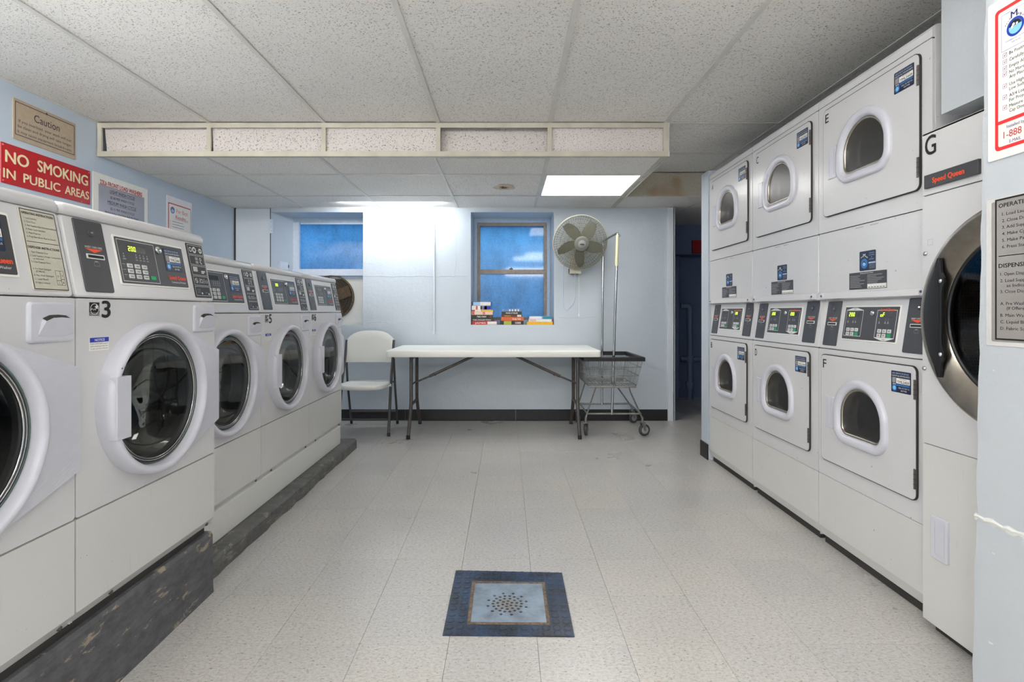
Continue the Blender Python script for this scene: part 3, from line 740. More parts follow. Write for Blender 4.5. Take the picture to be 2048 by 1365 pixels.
def washer(loc, label, number=None, code='TML2441', disp='200', right='icons', tag=True):
    e = empty('washer', loc, R(90), label, 'washer', 'front loading washers')
    cu, cz = -.03, .563
    # cabinet: shell and front sheet with the round door hole
    b = B()
    D = .70
    b.box(-WH, -WH + .003, .012, D, .004, .875); b.box(WH - .003, WH, .012, D, .004, .875); b.box(-WH, WH, D, D + .003, .004, ZS + .2)
    outer = rrect(-WH + .0005, WH - .0005, .284, ZS - .001, .008, 4); inn = circ(cu, cz, .214, 56)
    holed(b, outer, inn, cu, cz, .0, .02)
    b.box(-WH + .001, WH - .001, .02, .03, .0, .284); b.box(-WH + .001, WH - .001, .02, .6, .872, .876)
    b.build('cabinet', M['white'], e)
    # lower kick panel with a folded bottom lip and two screws
    b = B(); b.rings([[(x, y, z) for (y, z) in ((.018, .281), (.0, .279), (0, .03), (.02, .0), (.03, .0), (.03, .281))] for x in (-WH + .001, WH - .001)], smooth=False)
    lp = b.build('lower_panel', M['white_worn'], e)
    for u in (-.20, .30):
        s = B(); s.lathe([(.006, .014), (.006, .006), (.0001, .005)], u, .014, 10); s.build('screw', M['tube_brown'], lp)
    # console: leaning face, rounded side, cap
    b = B(sh); b.plate(-WH + .001, WH - .001, ZS + .002, 1.103, 0, .08, .012, .006, 0)
    b.build('console', M['white'], e)
    b = B(); P = [(LEAN * .226 - .004, 1.104), (LEAN * .23 - .006, 1.125), (LEAN * .24 + .0, 1.136), (.075, 1.140), (.60, 1.142), (D, 1.13), (D, 1.0), (.12, 1.0), (.12, 1.104)]
    xs = [-WH + .001, -WH + .006, -WH + .014, WH - .014, WH - .006, WH - .001]; rs = []
    for k, x in enumerate(xs):
        d = (.01, .003, 0, 0, .003, .01)[k]
        rs.append([(x, y + d * .6 if i < 3 else y, z - d if 0 < i < 6 else z) for i, (y, z) in enumerate(P)])
    b.rings(rs, smooth=True); b.box(-WH + .002, WH - .002, .06, D, .876, 1.12)
    b.build('top_cap', M['white'], e)
    # control overlay
    cp = B(sh); cp.plate(-.160, .186, .920, 1.074, -.003, .002, .005, .0015, 0); cp = cp.build('control_panel', M['paper'], e)
    b = B(sh); b.plate(-.154, .180, .926, 1.068, -.0042, -.002, .004, .0006, 0); b.build('overlay', M['dark'], cp)
    b = B(sh); b.frame(-.149, .022, .932, 1.062, .0016, -.0046); b.build('keypad_outline', M['ink_white'], cp)
    b = B(sh); b.rect(-.106, -.024, 1.026, 1.047, -.0045, 0)
    if disp: seg7(b, disp, -.103, 1.029, .0085, .015, -.0048, 1)
    b.build('display', [M['lcd'], M['lcd_on']], cp)
    b = B(sh)
    for k in range(4):
        u = -.072 + k * .017; b.disc(u, 1.019, .0016, -.0045, 8, 0); b.rect(u - .003, u + .003, 1.008, 1.0145, -.0045, 1); b.rect(u - .005, u + .005, 1.001, 1.004, -.0045, 1)
    b.disc(-.128, 1.018, .0016, -.0045, 8, 0); b.rect(-.131, -.125, 1.007, 1.013, -.0045, 1); b.rect(-.134, -.120, 1.0, 1.004, -.0045, 1)
    for k in range(3): b.rect(-.142, -.128, .984 - k * .0165, .9865 - k * .0165, -.0045, 1); b.rect(-.142, -.128, .9785 - k * .0165, .979 - k * .0165, -.0045, 1)
    b.text('Commercial Washer', .086, .166, .9385, .9455, -.0046, 0)
    b.build('lettering', [M['ink_white'], M['ink_grey']], cp)
    b = B(sh); b.text('Speed Queen', .074, .172, .951, .966, -.0046, 0, .045); b.build('brand_lettering', M['orange'], cp)
    for r_ in range(3):
        for c_ in range(3):
            u = -.122 + c_ * .0335; z = .979 - r_ * .0165
            b = B(sh); b.plate(u, u + .0235, z - .0035, z + .0095, -.0062, -.004, .002, .0008, 0); b.rect(u + .005, u + .019, z + .001, z + .005, -.0065, 1)
            b.build('button', [M['grey_button'], M['ink_grey']], cp)
    B(sh).plate(-.021, .003, .9425, .9555, -.0062, -.004, .002, .0008).build('start_button', M['green'], cp)
    b = B(sh); b.lathe([(.0125, -.004), (.0125, -.009), (.010, -.012), (.0001, -.012)], .040, 1.047, 16); b.build('key_lock', M['chrome'], cp)
    sticker(cp, .070, .160, .980, 1.058, -.0055, code, sh)
    card_reader(e, -.300, -.195, .894, 1.099, sh)
    if right == 'icons':
        s = B(sh).plate(.217, .323, .892, 1.096, -.003, .002, .005, .001).build('programme_strip', M['black'], e)
        for k in range(5):
            z1 = 1.091 - k * .0392; z0 = z1 - .0355
            b = B(sh); b.frame(.222, .318, z0, z1, .0012, -.0034, 0); zc = (z0 + z1) / 2
            if k == 0:
                b.hring(.239, zc, .006, .009, -.0034, 14, 0); b.hring(.263, zc, .006, .012, -.0034, 14, 0); b.rect(.281, .286, zc - .0008, zc + .0008, -.0034); b.hring(.302, zc, .004, .010, -.0034, 14, 0)
            elif k == 1:
                b.rect(.258, .276, zc - .012, zc - .002, -.0034, 1); b.rect(.258, .276, zc + .001, zc + .012, -.0034, 1); b.hring(.292, zc + .005, .004, .0065, -.0034, 12, 0); b.flat([(.288, zc - .003), (.300, zc - .012), (.295, zc - .013), (.284, zc - .004)], -.0034, 0)
            elif k == 2:
                for i in range(3):
                    for j in range(3): b.rect(.233 + i * .0095, .241 + i * .0095, zc - .004 + j * .006, zc + .001 + j * .006, -.0034, 0)
                for i in range(3): b.rect(.284 + i * .0085, .291 + i * .0085, zc - .004, zc + .001, -.0034, 0)
                for i in range(2): b.rect(.284 + i * .0085, .291 + i * .0085, zc - .010, zc - .005, -.0034, 0)
            elif k == 3:
                b.hring(.240, zc, .008, .0095, -.0034, 14, 0); b.flat([(.233, zc + .006), (.235, zc + .008), (.247, zc - .006), (.245, zc - .008)], -.0034); b.flat([(.257, zc - .01), (.259, zc - .01), (.265, zc + .01), (.263, zc + .01)], -.0034)
                b.hring(.273, zc, .006, .008, -.0034, 12, 0); b.flat([(.284, zc - .01), (.286, zc - .01), (.292, zc + .01), (.290, zc + .01)], -.0034); b.frame(.295, .312, zc - .006, zc + .002, .0012, -.0034, 0)
            else:
                for i in range(3): b.rect(.232, .254, zc + .006 - i * .006, zc + .0072 - i * .006, -.0034, 1)
                b.disc(.262, zc - .008, .004, -.0034, 10, 0); b.disc(.306, zc - .010, .004, -.0034, 10, 0); b.rect(.285, .297, zc - .006, zc - .004, -.0034, 1)
            b.build('icon_frame', [M['ink_white'], M['ink_grey']], s)
    else:
        s = B(sh).plate(.216, .322, .892, 1.097, -.003, .002, .005, .001).build('instruction_plate', M['cream'], e)
        instruction_text(s, .216, .322, .892, 1.097, -.0034, sh)
    # dispenser drawer with a scooped grip
    dd = B().plate(.193, .331, .761, .864, -.008, .01, .012, .006).build('dispenser_drawer', M['plastic'], e)
    b = B(); tp = [(.230, .820), (.250, .8275), (.275, .8285), (.300, .8265), (.314, .819)]; bt = [(.217, .778), (.245, .775), (.272, .7745), (.300, .7755), (.324, .780)]
    b.rings([[(u, -.0075, z) for u, z in tp], [(u, -.019, z - .004) for u, z in tp], [(u, -.009, z + .002) for u, z in bt], [(u, -.0078, z) for u, z in bt]], closed=False, caps=(False, False), smooth=False)
    b.add([(.230, -.0075, .820), (.230, -.019, .816), (.217, -.009, .780)], [(0, 1, 2)], 0); b.add([(.314, -.0075, .819), (.314, -.019, .815), (.324, -.009, .782)], [(0, 1, 2)], 0)
    b.rings([[(u, -.0083, z + .003) for u, z in tp], [(u, -.0192, z - .0042) for u, z in tp]], closed=False, caps=(False, False), mi=1, smooth=False)  # dark face standing in for the shade inside the grip opening
    b.build('drawer_grip', [M['plastic'], M['gap']], dd)
    # door: ring with hinge tail, glass bowl, gasket, handle
    b = B()
    b.lathe([(.243, .001), (.244, -.030), (.2415, -.042), (.237, -.048), (.231, -.0505), (.224, -.049), (.219, -.044), (.2155, -.034), (.213, -.012), (.213, .004)], cu, cz, 72)
    ex, e1, e0 = .335, .689, .418
    def tang(px, pz, sgn):
        dx, dz = px - cu, pz - cz; d = math.hypot(dx, dz); a = math.atan2(dz, dx) + sgn * math.acos(.238 / d); return a
    a1 = tang(ex, e1, 1); a0 = tang(ex, e0, -1); n = 20
    arc = [(cu + .238 * math.cos(a0 + (a1 - a0) * k / n), cz + .238 * math.sin(a0 + (a1 - a0) * k / n)) for k in range(n + 1)]
    edge = [(ex, e0 + (e1 - e0) * k / n) for k in range(n + 1)]
    ra = [(p[0], -.040, p[1]) for p in arc]; re = [(p[0], -.020, p[1]) for p in edge]
    mid = [(p[0] * .5 + q[0] * .5, -.031, p[1] * .5 + q[1] * .5) for p, q in zip(arc, edge)]
    b.rings([ra, mid, re, [(p[0], .0, p[1]) for p in edge]], closed=False, caps=(False, False))
    for k in (0, -1):
        b.add([ra[k], mid[k], re[k], (re[k][0], 0, re[k][2]), (ra[k][0], 0, ra[k][2])], [(0, 1, 2, 3, 4)], 0, False)
    dn = b.build('door', M['plastic'], e)
    b = B(); b.lathe([(.2135, -.016), (.209, -.020), (.204, -.016), (.202, -.022), (.197, -.022), (.193, -.012), (.190, .0), (.189, .03)], cu, cz, 56, 0); b.lathe([(.2035, -.020), (.2025, -.0235), (.2010, -.022)], cu, cz, 56, 1); b.lathe([(.1965, -.020), (.1955, -.0235), (.1940, -.020)], cu, cz, 56, 1); b.lathe([(.2130, -.020), (.2115, -.0225), (.2095, -.020)], cu, cz, 56, 2)
    b.build('gasket', [M['rubber'], M['chrome'], M['greenseal']], dn)
    b = B(); b.lathe([(.198, -.019), (.16, -.022), (.10, -.024), (.0001, -.026)], cu, cz, 48); b.build('glass', M['glass'], dn)
    b = B(); b.lathe([(.188, .0), (.178, .03), (.15, .06), (.10, .08), (.0001, .09)], cu, cz, 48); b.build('inner_bowl', M['glass'], dn)
    b = B(); b.plate(-.2585, -.201, .472, .652, -.0530, -.03, .002, .0015); b.build('handle', M['plastic'], dn)
    B().disc(-.237, .676, .0025, -.0515, 8).build('rivet_hole', M['gap'], dn)
    # drum behind the glass
    b = B(); b.lathe([(.214, .02), (.220, .06), (.235, .08), (.24, .12), (.24, .42), (.20, .45), (.0001, .45)], cu, cz, 48, 0)
    b.lathe([(.204, .015), (.196, .03), (.199, .045), (.190, .05), (.20, .065), (.235, .085)], cu, cz, 48, 1)
    for k in range(3):
        a = R(100 + k * 120); ca, sa = math.cos(a), math.sin(a)
        def q(r, t): return (cu + r * ca - t * sa, cz + r * sa + t * ca)
        rs = []
        for y, hh in ((.10, .045), (.18, .055), (.40, .05)):
            rs.append([(p[0], y, p[1]) for p in (q(.24, -.05), q(.24 - hh, -.014), q(.24 - hh - .004, 0), q(.24 - hh, .014), q(.24, .05))])
        b.rings(rs, closed=False, caps=(True, True), mi=0)
    b.build('drum', [M['drum'], M['rubber']], e)
    if tag:
        b = B(); b.rect(-.293, -.257, .836, .865, -.0012, 0); b.rect(-.293, -.257, .828, .835, -.0012, 0)
        b.text('ENERGY STAR', -.292, -.258, .829, .834, -.0016, 1, .01)
        b.hring(-.275, .846, .0142, .0158, -.0016, 24, 1)
        pts = []
        for k in range(10):
            r_ = .0085 if k % 2 == 0 else .0035; a = R(100 + 36 * k); pts.append((-.268 + r_ * math.cos(a), .852 + r_ * math.sin(a)))
        b.add([(p[0], -.0018, p[1]) for p in pts] + [(-.268, -.0018, .852)], [(k, (k + 1) % 10, 10) for k in range(10)], 1, False)
        b.tube([(-.289, -.0018, .843), (-.285, -.0018, .848), (-.280, -.0018, .843), (-.276, -.0018, .847), (-.272, -.0018, .843)], .0009, 4, 1)
        b.build('efficiency_mark', [M['ink'], M['ink_white']], e)
        b = B(); b.plate(-.293, -.221, .729, .767, -.0012, .001, .001, .0003, 0); b.rect(-.292, -.222, .753, .766, -.0016, 1)
        b.text('NOTICE', -.275, -.238, .756, .763, -.002, 0, .03)
        for k, t in enumerate(('DOOR LOCKED LIGHT must go off', 'before attempting to open door.', 'To open, push door in then pull.')): b.text(t, -.290, -.225, .747 - k * .0068, .7505 - k * .0068, -.0016, 2)
        b.build('notice_label', [M['paper'], M['deepblue'], M['ink']], e)
    if number:
        b = B(); b.text(number, -.249, -.214, .822, .873, -.0014, 0, .03); b.build('number', M['ink'], e)
    return e

INSTR = [(.955, .925, 'OPERATING INSTRUCTIONS', .06, .93, 1), (.890, .868, '1. Load Laundry', .10, .44, 0), (.845, .823, '2. Close Door', .10, .40, 0), (.800, .778, '3. Add Supplies (See Instructions Below)', .10, .95, 0),
         (.755, .733, '4. Make Cycle Selection', .10, .62, 0), (.710, .688, '5. Make Payment', .10, .48, 0), (.665, .643, '6. Press Start (Door Must be Closed)', .10, .88, 0),
         (.540, .510, 'DISPENSER INSTRUCTIONS', .06, .93, 1), (.478, .456, '1. Open Dispenser Door', .08, .58, 0), (.433, .411, '2. Load Supplies in Proper Compartment', .08, .94, 0), (.398, .376, 'as Indicated', .15, .42, 0), (.358, .336, '3. Close Dispenser Door', .08, .60, 0),
         (.275, .253, 'A. Pre Wash Detergent', .08, .58, 0), (.243, .221, '(If Offered)', .15, .38, 0), (.195, .173, 'B. Main Wash Detergent', .08, .62, 0), (.150, .128, 'C. Liquid Bleach', .08, .44, 0), (.105, .083, 'D. Fabric Softener', .08, .48, 0)]
def instruction_text(parent, u0, u1, z0, z1, y, xf, frame=True):
    b = B(xf); w, h = u1 - u0, z1 - z0
    if frame: b.frame(u0 + .02 * w, u1 - .02 * w, z0 + .012 * h, z1 - .012 * h, .018 * w, y)
    b.rect(u0 + .06 * w, u1 - .06 * w, z0 + .588 * h, z0 + .594 * h, y)
    for t, l, s, a, c, bd in INSTR: b.text(s, u0 + a * w, u0 + c * w, z0 + l * h, z0 + t * h, y, 0, .03 if bd else .008)
    t = .007 * w
    b.frame(u0 + .68 * w, u0 + .82 * w, z0 + .13 * h, z0 + .26 * h, t, y); b.frame(u0 + .81 * w, u0 + .92 * w, z0 + .15 * h, z0 + .26 * h, t, y)
    b.frame(u0 + .68 * w, u0 + .82 * w, z0 + .075 * h, z0 + .135 * h, t, y); b.frame(u0 + .81 * w, u0 + .92 * w, z0 + .075 * h, z0 + .155 * h, t, y)
    for s, a, c in (('D', .73, .19), ('A', .85, .20), ('C', .73, .10), ('B', .85, .11)): b.text(s, u0 + a * w, u0 + (a + .035) * w, z0 + (c - .012) * h, z0 + (c + .012) * h, y)
    b.build('lettering', M['ink'], parent)

washer((-1.154, 1.085, .26), 'white front load washer nearest the viewer, cut by the left edge, with cream instruction plate', None, 'TML2440', '', 'plate', False)
washer((-1.154, 1.765, .26), 'white front load washer numbered 3 on the high dark platform', '3', 'TML2441', '200')
washer((-1.283, 2.4435, .214), 'white front load washer between numbers 3 and 5, partly hidden behind number 3', None, 'TML2442', '', 'icons', False)
washer((-1.283, 3.122, .214), 'white front load washer numbered 5 on the low curb', '5', 'TML2443', '200')
washer((-1.283, 3.8005, .214), 'white front load washer numbered 6, farthest of the row next to the chair', '6', 'TML2444', '')

# ---- platform, plinth and curb below the washers
b = B(); b.rings([[(x, y, z) for x, z in ((-1.147, 0), (-1.150, .02), (-1.152, .225), (-1.160, .238), (-2.0, .238), (-2.0, 0))] for y in (.35, 2.075, 2.088)], smooth=False)
tagp(b.build('washer_platform', M['platform']), 'high dark grey platform with chipped paint below the near washers', 'platform')
b = B(); b.box(-2.0, -1.175, .36, 2.07, .238, .2575)
b.build('riser_gap_shade', M['gap'], bpy.data.objects['washer_platform'])  # riser coloured dark for the shade between platform and washers
random.seed(11)
NC = 34; rs = []
for k in range(NC + 1):
    y = 2.092 + (4.29 - 2.092) * k / NC; j = random.uniform(-.006, .006)
    rs.append([(-1.205 + j, y, 0), (-1.208 + j, y, .062 + j * .4), (-1.222 + j, y, .074), (-2.0, y, .074), (-2.0, y, 0)])
b = B(); b.rings(rs, smooth=False); tagp(b.build('concrete_curb', M['curb']), 'low worn dark concrete curb running under the far washers', 'curb')
b = B(); b.plate(-1.02, 1.02, 0, .139, 0, .6, .003, .003)
o = b.build('washer_plinth', M['plinth'], None, (-1.288, 3.112, .075), R(90)); tagp(o, 'white painted plinth between the low curb and washers 5 and 6', 'plinth')

# ================================================================== DRYERS
DH = .342
def Dsh(off, cx, cz):
    a = .130 + off; rc = .042 + off; zb = cz - .085 - off; pts = []
    for k in range(25): t = PI * k / 24; pts.append((cx + a * math.cos(t), cz + a * math.sin(t) * .98))
    for k in range(1, 8): t = PI + (PI / 2) * k / 7; pts.append((cx - a + rc + rc * math.cos(t), zb + rc + rc * math.sin(t)))
    for k in range(0, 8): t = 1.5 * PI + (PI / 2) * k / 7; pts.append((cx + a - rc + rc * math.cos(t), zb + rc + rc * math.sin(t)))
    return pts
dsh = lambda p: (p[0], p[1] + .15 * (p[2] - .898), p[2])
def dryer_door(e, z0, z1, u0, u1, cu, cz, letter, code):
    dd = B()
    holed(dd, rrect(u0, u1, z0, z1, .022, 5), Dsh(.002, cu, cz), cu, cz, -.010, -.001)
    o_ = [(p[0], p[1]) for p in rrect(u0, u1, z0, z1, .022, 5)]
    door = dd.build('door', M['white'], e)
    B().rings([[(p[0], y, p[1]) for p in rrect(u0 - .0035, u1 + .0035, z0 - .0035, z1 + .0035, .025, 5)] for y in (.0, -.0022)], caps=(False, False), smooth=False)
    g = B(); holed(g, rrect(u0 - .0035, u1 + .003, z0 - .0035, z1 + .0035, .025, 5), Dsh(.03, cu, cz), cu, cz, -.0085, -.001); g.build('door_gap_shade', M['gap'], door)  # dark strip standing in for the shaded gap around the door
    b = B(); prof = [(.040, -.009), (.039, -.018), (.034, -.024), (.024, -.026), (.012, -.024), (.003, -.018), (.0, -.008), (-.001, .006)]
    b.rings([[(p[0], y, p[1]) for p in Dsh(off, cu, cz)] for off, y in prof], caps=(False, False), smooth=True); b.build('window_bezel', M['plastic'], door)
    b = B(); b.rings([[(p[0], y, p[1]) for p in Dsh(off, cu, cz)] for off, y in ((-.0005, -.010), (-.005, -.012), (-.010, -.008), (-.011, .03), (-.02, .05))], caps=(False, False), smooth=True); b.build('window_seal', M['steel'], door)
    B().flat(Dsh(-.004, cu, cz), -.006).build('window_glass', M['glass_dark'], door)
    h0, h1 = u0 + .038, u0 + .100
    b = B(); zc = cz - .005
    b.plate(h0, h1, zc - .073, zc + .073, -.015, -.009, .006, .003, 0)
    b.rings([[(p[0], y, p[1]) for p in rrect(h0 + .017 + i, h1 - .012 - i * .2, zc - .058 + i, zc + .062 - i, .004, 3)] for i, y in ((0, -.0155), (.001, -.0115), (.004, -.0105))], caps=(False, True), smooth=True, mi=1)
    b.build('handle', [M['plastic'], M['hr']], door)
    for za, zb_ in ((z0 + .043, z0 + .115), (z1 - .118, z1 - .046)):
        b = B(); b.tube([(u1 - .001, -.012, za), (u1 - .001, -.012, zb_)], .0045, 8); b.box(u1 - .009, u1 + .005, -.0115, -.009, za, zb_)
        for k in range(1, 4): b.tube([(u1 - .001, -.0121, za + (zb_ - za) * k / 4 - .001), (u1 - .001, -.0121, za + (zb_ - za) * k / 4 + .001)], .005, 8, 1)
        b.build('hinge', [M['tube_brown'], M['gap']], door)
    sticker(door, u1 - .121, u1 - .021, z1 - .105, z1 - .024, -.0115, code)
    b = B(); b.text(letter, u0 + .015, u0 + .042, z1 - .060, z1 - .017, -.0108, 0, .015); b.build('letter', M['ink'], door)
    # drum behind the window
    b = B(); b.lathe([(.19, .06), (.25, .08), (.25, .44), (.0001, .45)], cu, cz + .02, 40); 
    holed(b, circ(cu, cz + .02, .2, 40), Dsh(.004, cu, cz), cu, cz, .055)
    for k in range(4):
        a = R(45 + 90 * k); ca, sa = math.cos(a), math.sin(a)
        b.rings([[(cu + r * ca - t * sa, y, cz + .02 + r * sa + t * ca) for r, t in ((.25, -.03), (.20, -.008), (.20, .008), (.25, .03))] for y in (.09, .43)], closed=False, caps=(True, True), smooth=False)
    b.build('drum', M['galv'], e)
M['hr'] = plain('recess_shade_plastic', (158, 158, 178), .35)  # handle plastic darkened for the shade inside the recess

def dryer(yc, up, lo, code_up, code_lo, label, dl='200', dr_='200'):
    e = empty('dryer_stack', (1.50, yc, .03), R(-90), label, 'dryer', 'stacked dryers')
    b = B(); D = .70; T = 2.085
    b.box(-DH, -DH + .003, .01, D, 0, T - .01); b.box(DH - .003, DH, .01, D, 0, T - .01); b.box(-DH, DH, D, D + .003, 0, T - .01)
    for z0, z1, cu, cz in ((.300, .893, -.030, .612), (1.440, 2.035, -.010, 1.754)):
        holed(b, rrect(-DH + .001, DH - .001, z0, z1, .006, 3), Dsh(.012, cu, cz), cu, cz, 0, .02)
        # folded side edges
    b.build('cabinet', M['white'], e)
    b = B(); b.rings([[(x, y, z) for y, z in ((.02, .297), (.002, .297), (0, .294), (0, .05), (.012, .008), (.03, 0), (.05, 0), (.05, .297))] for x in (-DH + .001, DH - .001)], smooth=False)
    b.build('lower_panel', M['white_worn'], e)
    b = B(dsh); b.plate(-DH + .001, DH - .001, .896, 1.14, 0, .06, .008, .004); b.build('console', M['white'], e)
    B().plate(-DH + .001, DH - .001, 1.152, 1.437, 0, .1, .008, .003).build('middle_panel', M['white'], e)
    b = B(); b.rings([[(x, y, z) for y, z in ((.0, 1.156), (-.006, 1.152), (-.010, 1.128), (.004, 1.124), (.06, 1.124), (.06, 1.156))] for x in (-DH + .012, DH - .012)], smooth=False)
    rl = b.build('rail', M['white'], e)
    for u in (-.30, .305):
        b = B(); b.lathe([(.016, -.0085), (.013, -.0125), (.004, -.0125), (.0001, -.011)], u, 1.141, 14); b.lathe([(.005, -.0125), (.0045, -.015), (.0001, -.0155)], u, 1.141, 10, 1); b.build('rail_screw', [M['plastic'], M['tube_brown']], rl)
    b = B(); b.rings([[(x, y, z) for y, z in ((.0, 2.038), (0, 2.066), (.006, 2.078), (.018, 2.085), (D, 2.085), (D, 2.038))] for x in (-DH + .001, DH - .001)], smooth=False)
    b.build('top_cap', M['white'], e)
    B().box(-DH + .004, DH - .004, .004, .3, 2.03, 2.042).build('gap_shade', M['gap'], e)  # dark boxes stand in for the shade in seams and under the cabinet
    B().box(-DH + .004, DH - .004, .01, .05, .28, .31).build('gap_shade', M['gap'], e)
    B().box(-DH + .004, DH - .004, .01, .05, 1.425, 1.445).build('gap_shade', M['gap'], e)
    B().box(-DH + .004, DH - .004, .006, .05, .88, .90).build('gap_shade', M['gap'], e)
    B().box(-DH + .02, DH - .02, .02, .3, -.028, .0).build('gap_shade', M['gap'], e)
    cp = B(dsh).plate(-.179, .160, .943, 1.094, -.003, .002, .005, .0015).build('control_panel', M['paper'], e)
    B(dsh).plate(-.173, .154, .949, 1.088, -.0042, -.002, .003, .0006).build('overlay', M['dark'], cp)
    for a, dtx, up_ in ((-.163, dl, True), (.034, dr_, False)):
        w = .112; b = B(dsh); zt, zb = 1.075, .962
        b.frame(a, a + w, zb, zt, .002, -.0046)
        if up_: b.flat([(a, zt), (a + w, zt), (a + w * .62, 1.085), (a + w * .38, 1.085)], -.0046); b.text('UPPER', a + w * .42, a + w * .58, zt + .0025, zt + .0065, -.005, 1)
        else: b.flat([(a, zb), (a + w * .40, .951), (a + w * .60, .951), (a + w, zb)], -.0046); b.text('LOWER', a + w * .42, a + w * .58, .954, .958, -.005, 1)
        b.build('pocket_outline', [M['ink_white'], M['ink']], cp)
        b = B(dsh); b.rect(a + .018, a + .086, 1.046, 1.066, -.0045, 0)
        if dtx: seg7(b, dtx, a + .020, 1.048, .0095, .0165, -.0048, 1)
        b.build('display', [M['lcd'], M['lcd_on']], cp)
        b = B(dsh)
        for u in (.018, .052, .068): b.disc(a + u, 1.038, .0015, -.0045, 8); b.flat([(a + u - .005, 1.020), (a + u + .005, 1.020), (a + u, 1.033)], -.0045)
        b.build('lettering', M['ink_grey'], cp)
        for r_ in range(2):
            for c_ in range(3):
                u = a + .016 + c_ * .028; z = .989 - r_ * .018; st = r_ == 1 and c_ == 2
                b = B(dsh); b.plate(u, u + .021, z - .006, z + .0085, -.0062, -.004, .002, .0008, 0)
                if not st: b.rect(u + .006, u + .016, z - .001, z + .004, -.0065, 1)
                b.build('start_button' if st else 'button', [M['green'] if st else M['grey_button'], M['ink_grey']], cp)
    b = B(dsh); b.text('Speed Queen', .052, .134, 1.0715, 1.0825, -.005, 0, .045); b.build('brand_lettering', M['orange'], cp)
    b = B(dsh); b.lathe([(.011, -.004), (.011, -.009), (.008, -.012), (.0001, -.012)], .008, 1.062, 16); b.build('key_lock', M['chrome'], cp)
    card_reader(e, -.311, -.209, .911, 1.116, dsh); card_reader(e, .196, .304, .914, 1.120, dsh)
    dryer_door(e, .378, .866, -.305, .277, -.030, .612, lo, code_lo)
    dryer_door(e, 1.512, 2.006, -.287, .292, -.010, 1.754, up, code_up)
    # middle stickers
    b = B(); b.plate(-.045, .054, 1.240, 1.322, -.0010, .002, .005, .0003, 0); b.hring(-.014, 1.270, .014, .021, -.0014, 22, 1)
    logo_emblem(b, -.014, 1.270, .0145, -.0015, 0, 1, 2, 3)
    for t, u0, u1, z0, z1 in (('t', -.036, -.031, 1.293, 1.300), ('e', -.031, -.026, 1.296, 1.302), ('c', -.026, -.021, 1.299, 1.304), ('M', -.021, -.007, 1.297, 1.312), ('a', -.007, -.002, 1.298, 1.303), ('g', -.002, .003, 1.295, 1.301), ('ic', .003, .009, 1.291, 1.298)): b.text(t, u0, u1, z0, z1, -.0016, 3, .02)
    for k, (t, a, c) in enumerate((('SERVICE', .016, .046), ('SOLUTIONS', .014, .048), ('&', .028, .034), ('SUPPORT', .016, .046))): b.text(t, a, c, 1.309 - k * .0085, 1.3135 - k * .0085, -.0014, 4)
    b.rect(.013, .053, 1.268, 1.274, -.0014, 4)
    for k in range(4): b.rect(.016, .050, 1.262 - k * .005, 1.2635 - k * .005, -.0014, 5)
    b.build('emblem_sticker', [M['navy'], M['blue'], M['ltblue'], M['paper'], M['sky'], M['ink_grey']], e)
    b = B(); b.rect(-.112, .118, 1.163, 1.235, -.0012, 0); b.text('DRYER INSTRUCTIONS', -.04, .04, 1.227, 1.232, -.0016, 1)
    random.seed(int(yc * 100))
    for c0 in (-.106, .004):
        for k in range(8): b.rect(c0, c0 + random.uniform(.05, .105), 1.219 - k * .0068, 1.2215 - k * .0068, -.0016, 2)
    b.rect(.006, .117, 1.165, 1.183, -.002, 1)
    for k in range(6): b.rect(.012 + k * .017, .023 + k * .017, 1.168, 1.171, -.0024, 0)
    b.build('instruction_label', [M['dark'], M['paper'], M['ink_grey']], e)
    b = B()
    for u in (-.07, .02):
        for k in range(9): b.rect(u + k * .0055, u + k * .0055 + .004, 1.424, 1.4275, -.0006)
    b.build('caution_print', M['ink_grey'], e)
    return e
dryer(2.2165, 'E', 'F', 'TML2449', 'TML2450', 'white stacked dryer pair lettered E over F, nearest stack beside the tall dryer', '200', 'oF')
dryer(2.902, 'C', 'D', 'TML2447', 'TML2448', 'white stacked dryer pair lettered C over D, middle stack', '200', '200')
dryer(3.590, 'A', 'B', 'TML2445', 'TML2446', 'white stacked dryer pair lettered A over B, farthest stack by the dark passage', '', '200')

# ---- tall tumbler G (origin at its far left front corner)
g = empty('tumble_dryer', (1.45, 1.856, .034), R(-90), 'tall white single dryer lettered G with a round steel door, half hidden by the partition', 'dryer')
WG = .76; cu, cz = .359, 1.048
b = B(); b.box(0, .003, .01, .8, 0, 1.68); b.box(WG - .003, WG, .01, .8, 0, 1.68); b.box(0, WG, .0, .8, 1.675, 1.68); b.box(0, WG, .8, .803, 0, 1.68)
holed(b, rrect(.0, WG, .611, 1.463, .003, 2), circ(cu, cz, .26, 56), cu, cz, 0, .02)
b.build('cabinet', M['white'], g)
B().plate(0, WG, 1.4665, 1.682, 0, .03, .003, .002).build('upper_panel', M['white'], g)
lp = B().plate(0, WG, .0, .608, 0, .03, .003, .002).build('lower_panel', M['white_worn'], g)
B().box(.002, WG - .002, .006, .05, .6, .62).build('gap_shade', M['gap'], g)
B().box(.002, WG - .002, .006, .05, 1.455, 1.475).build('gap_shade', M['gap'], g)
B().box(.02, WG, .03, .3, -.032, 0).build('gap_shade', M['gap'], g)  # dark box standing in for the shade under the machine
b = B(); b.plate(.046, .114, .232, .376, -.010, .002, .006, .003, 0)
b.rings([[(p[0], y, p[1]) for p in rrect(.066 + i, .104 - i * .3, .250 + i, .362 - i, .004, 3)] for i, y in ((0, -.0105), (.001, -.003), (.006, -.001))], caps=(False, True), smooth=True, mi=1)
b.build('recessed_handle', [M['plastic'], M['hr']], lp)
pl = B().plate(.018, .230, 1.487, 1.533, -.010, .0, .002, .002).build('name_plate', M['dark'], g)
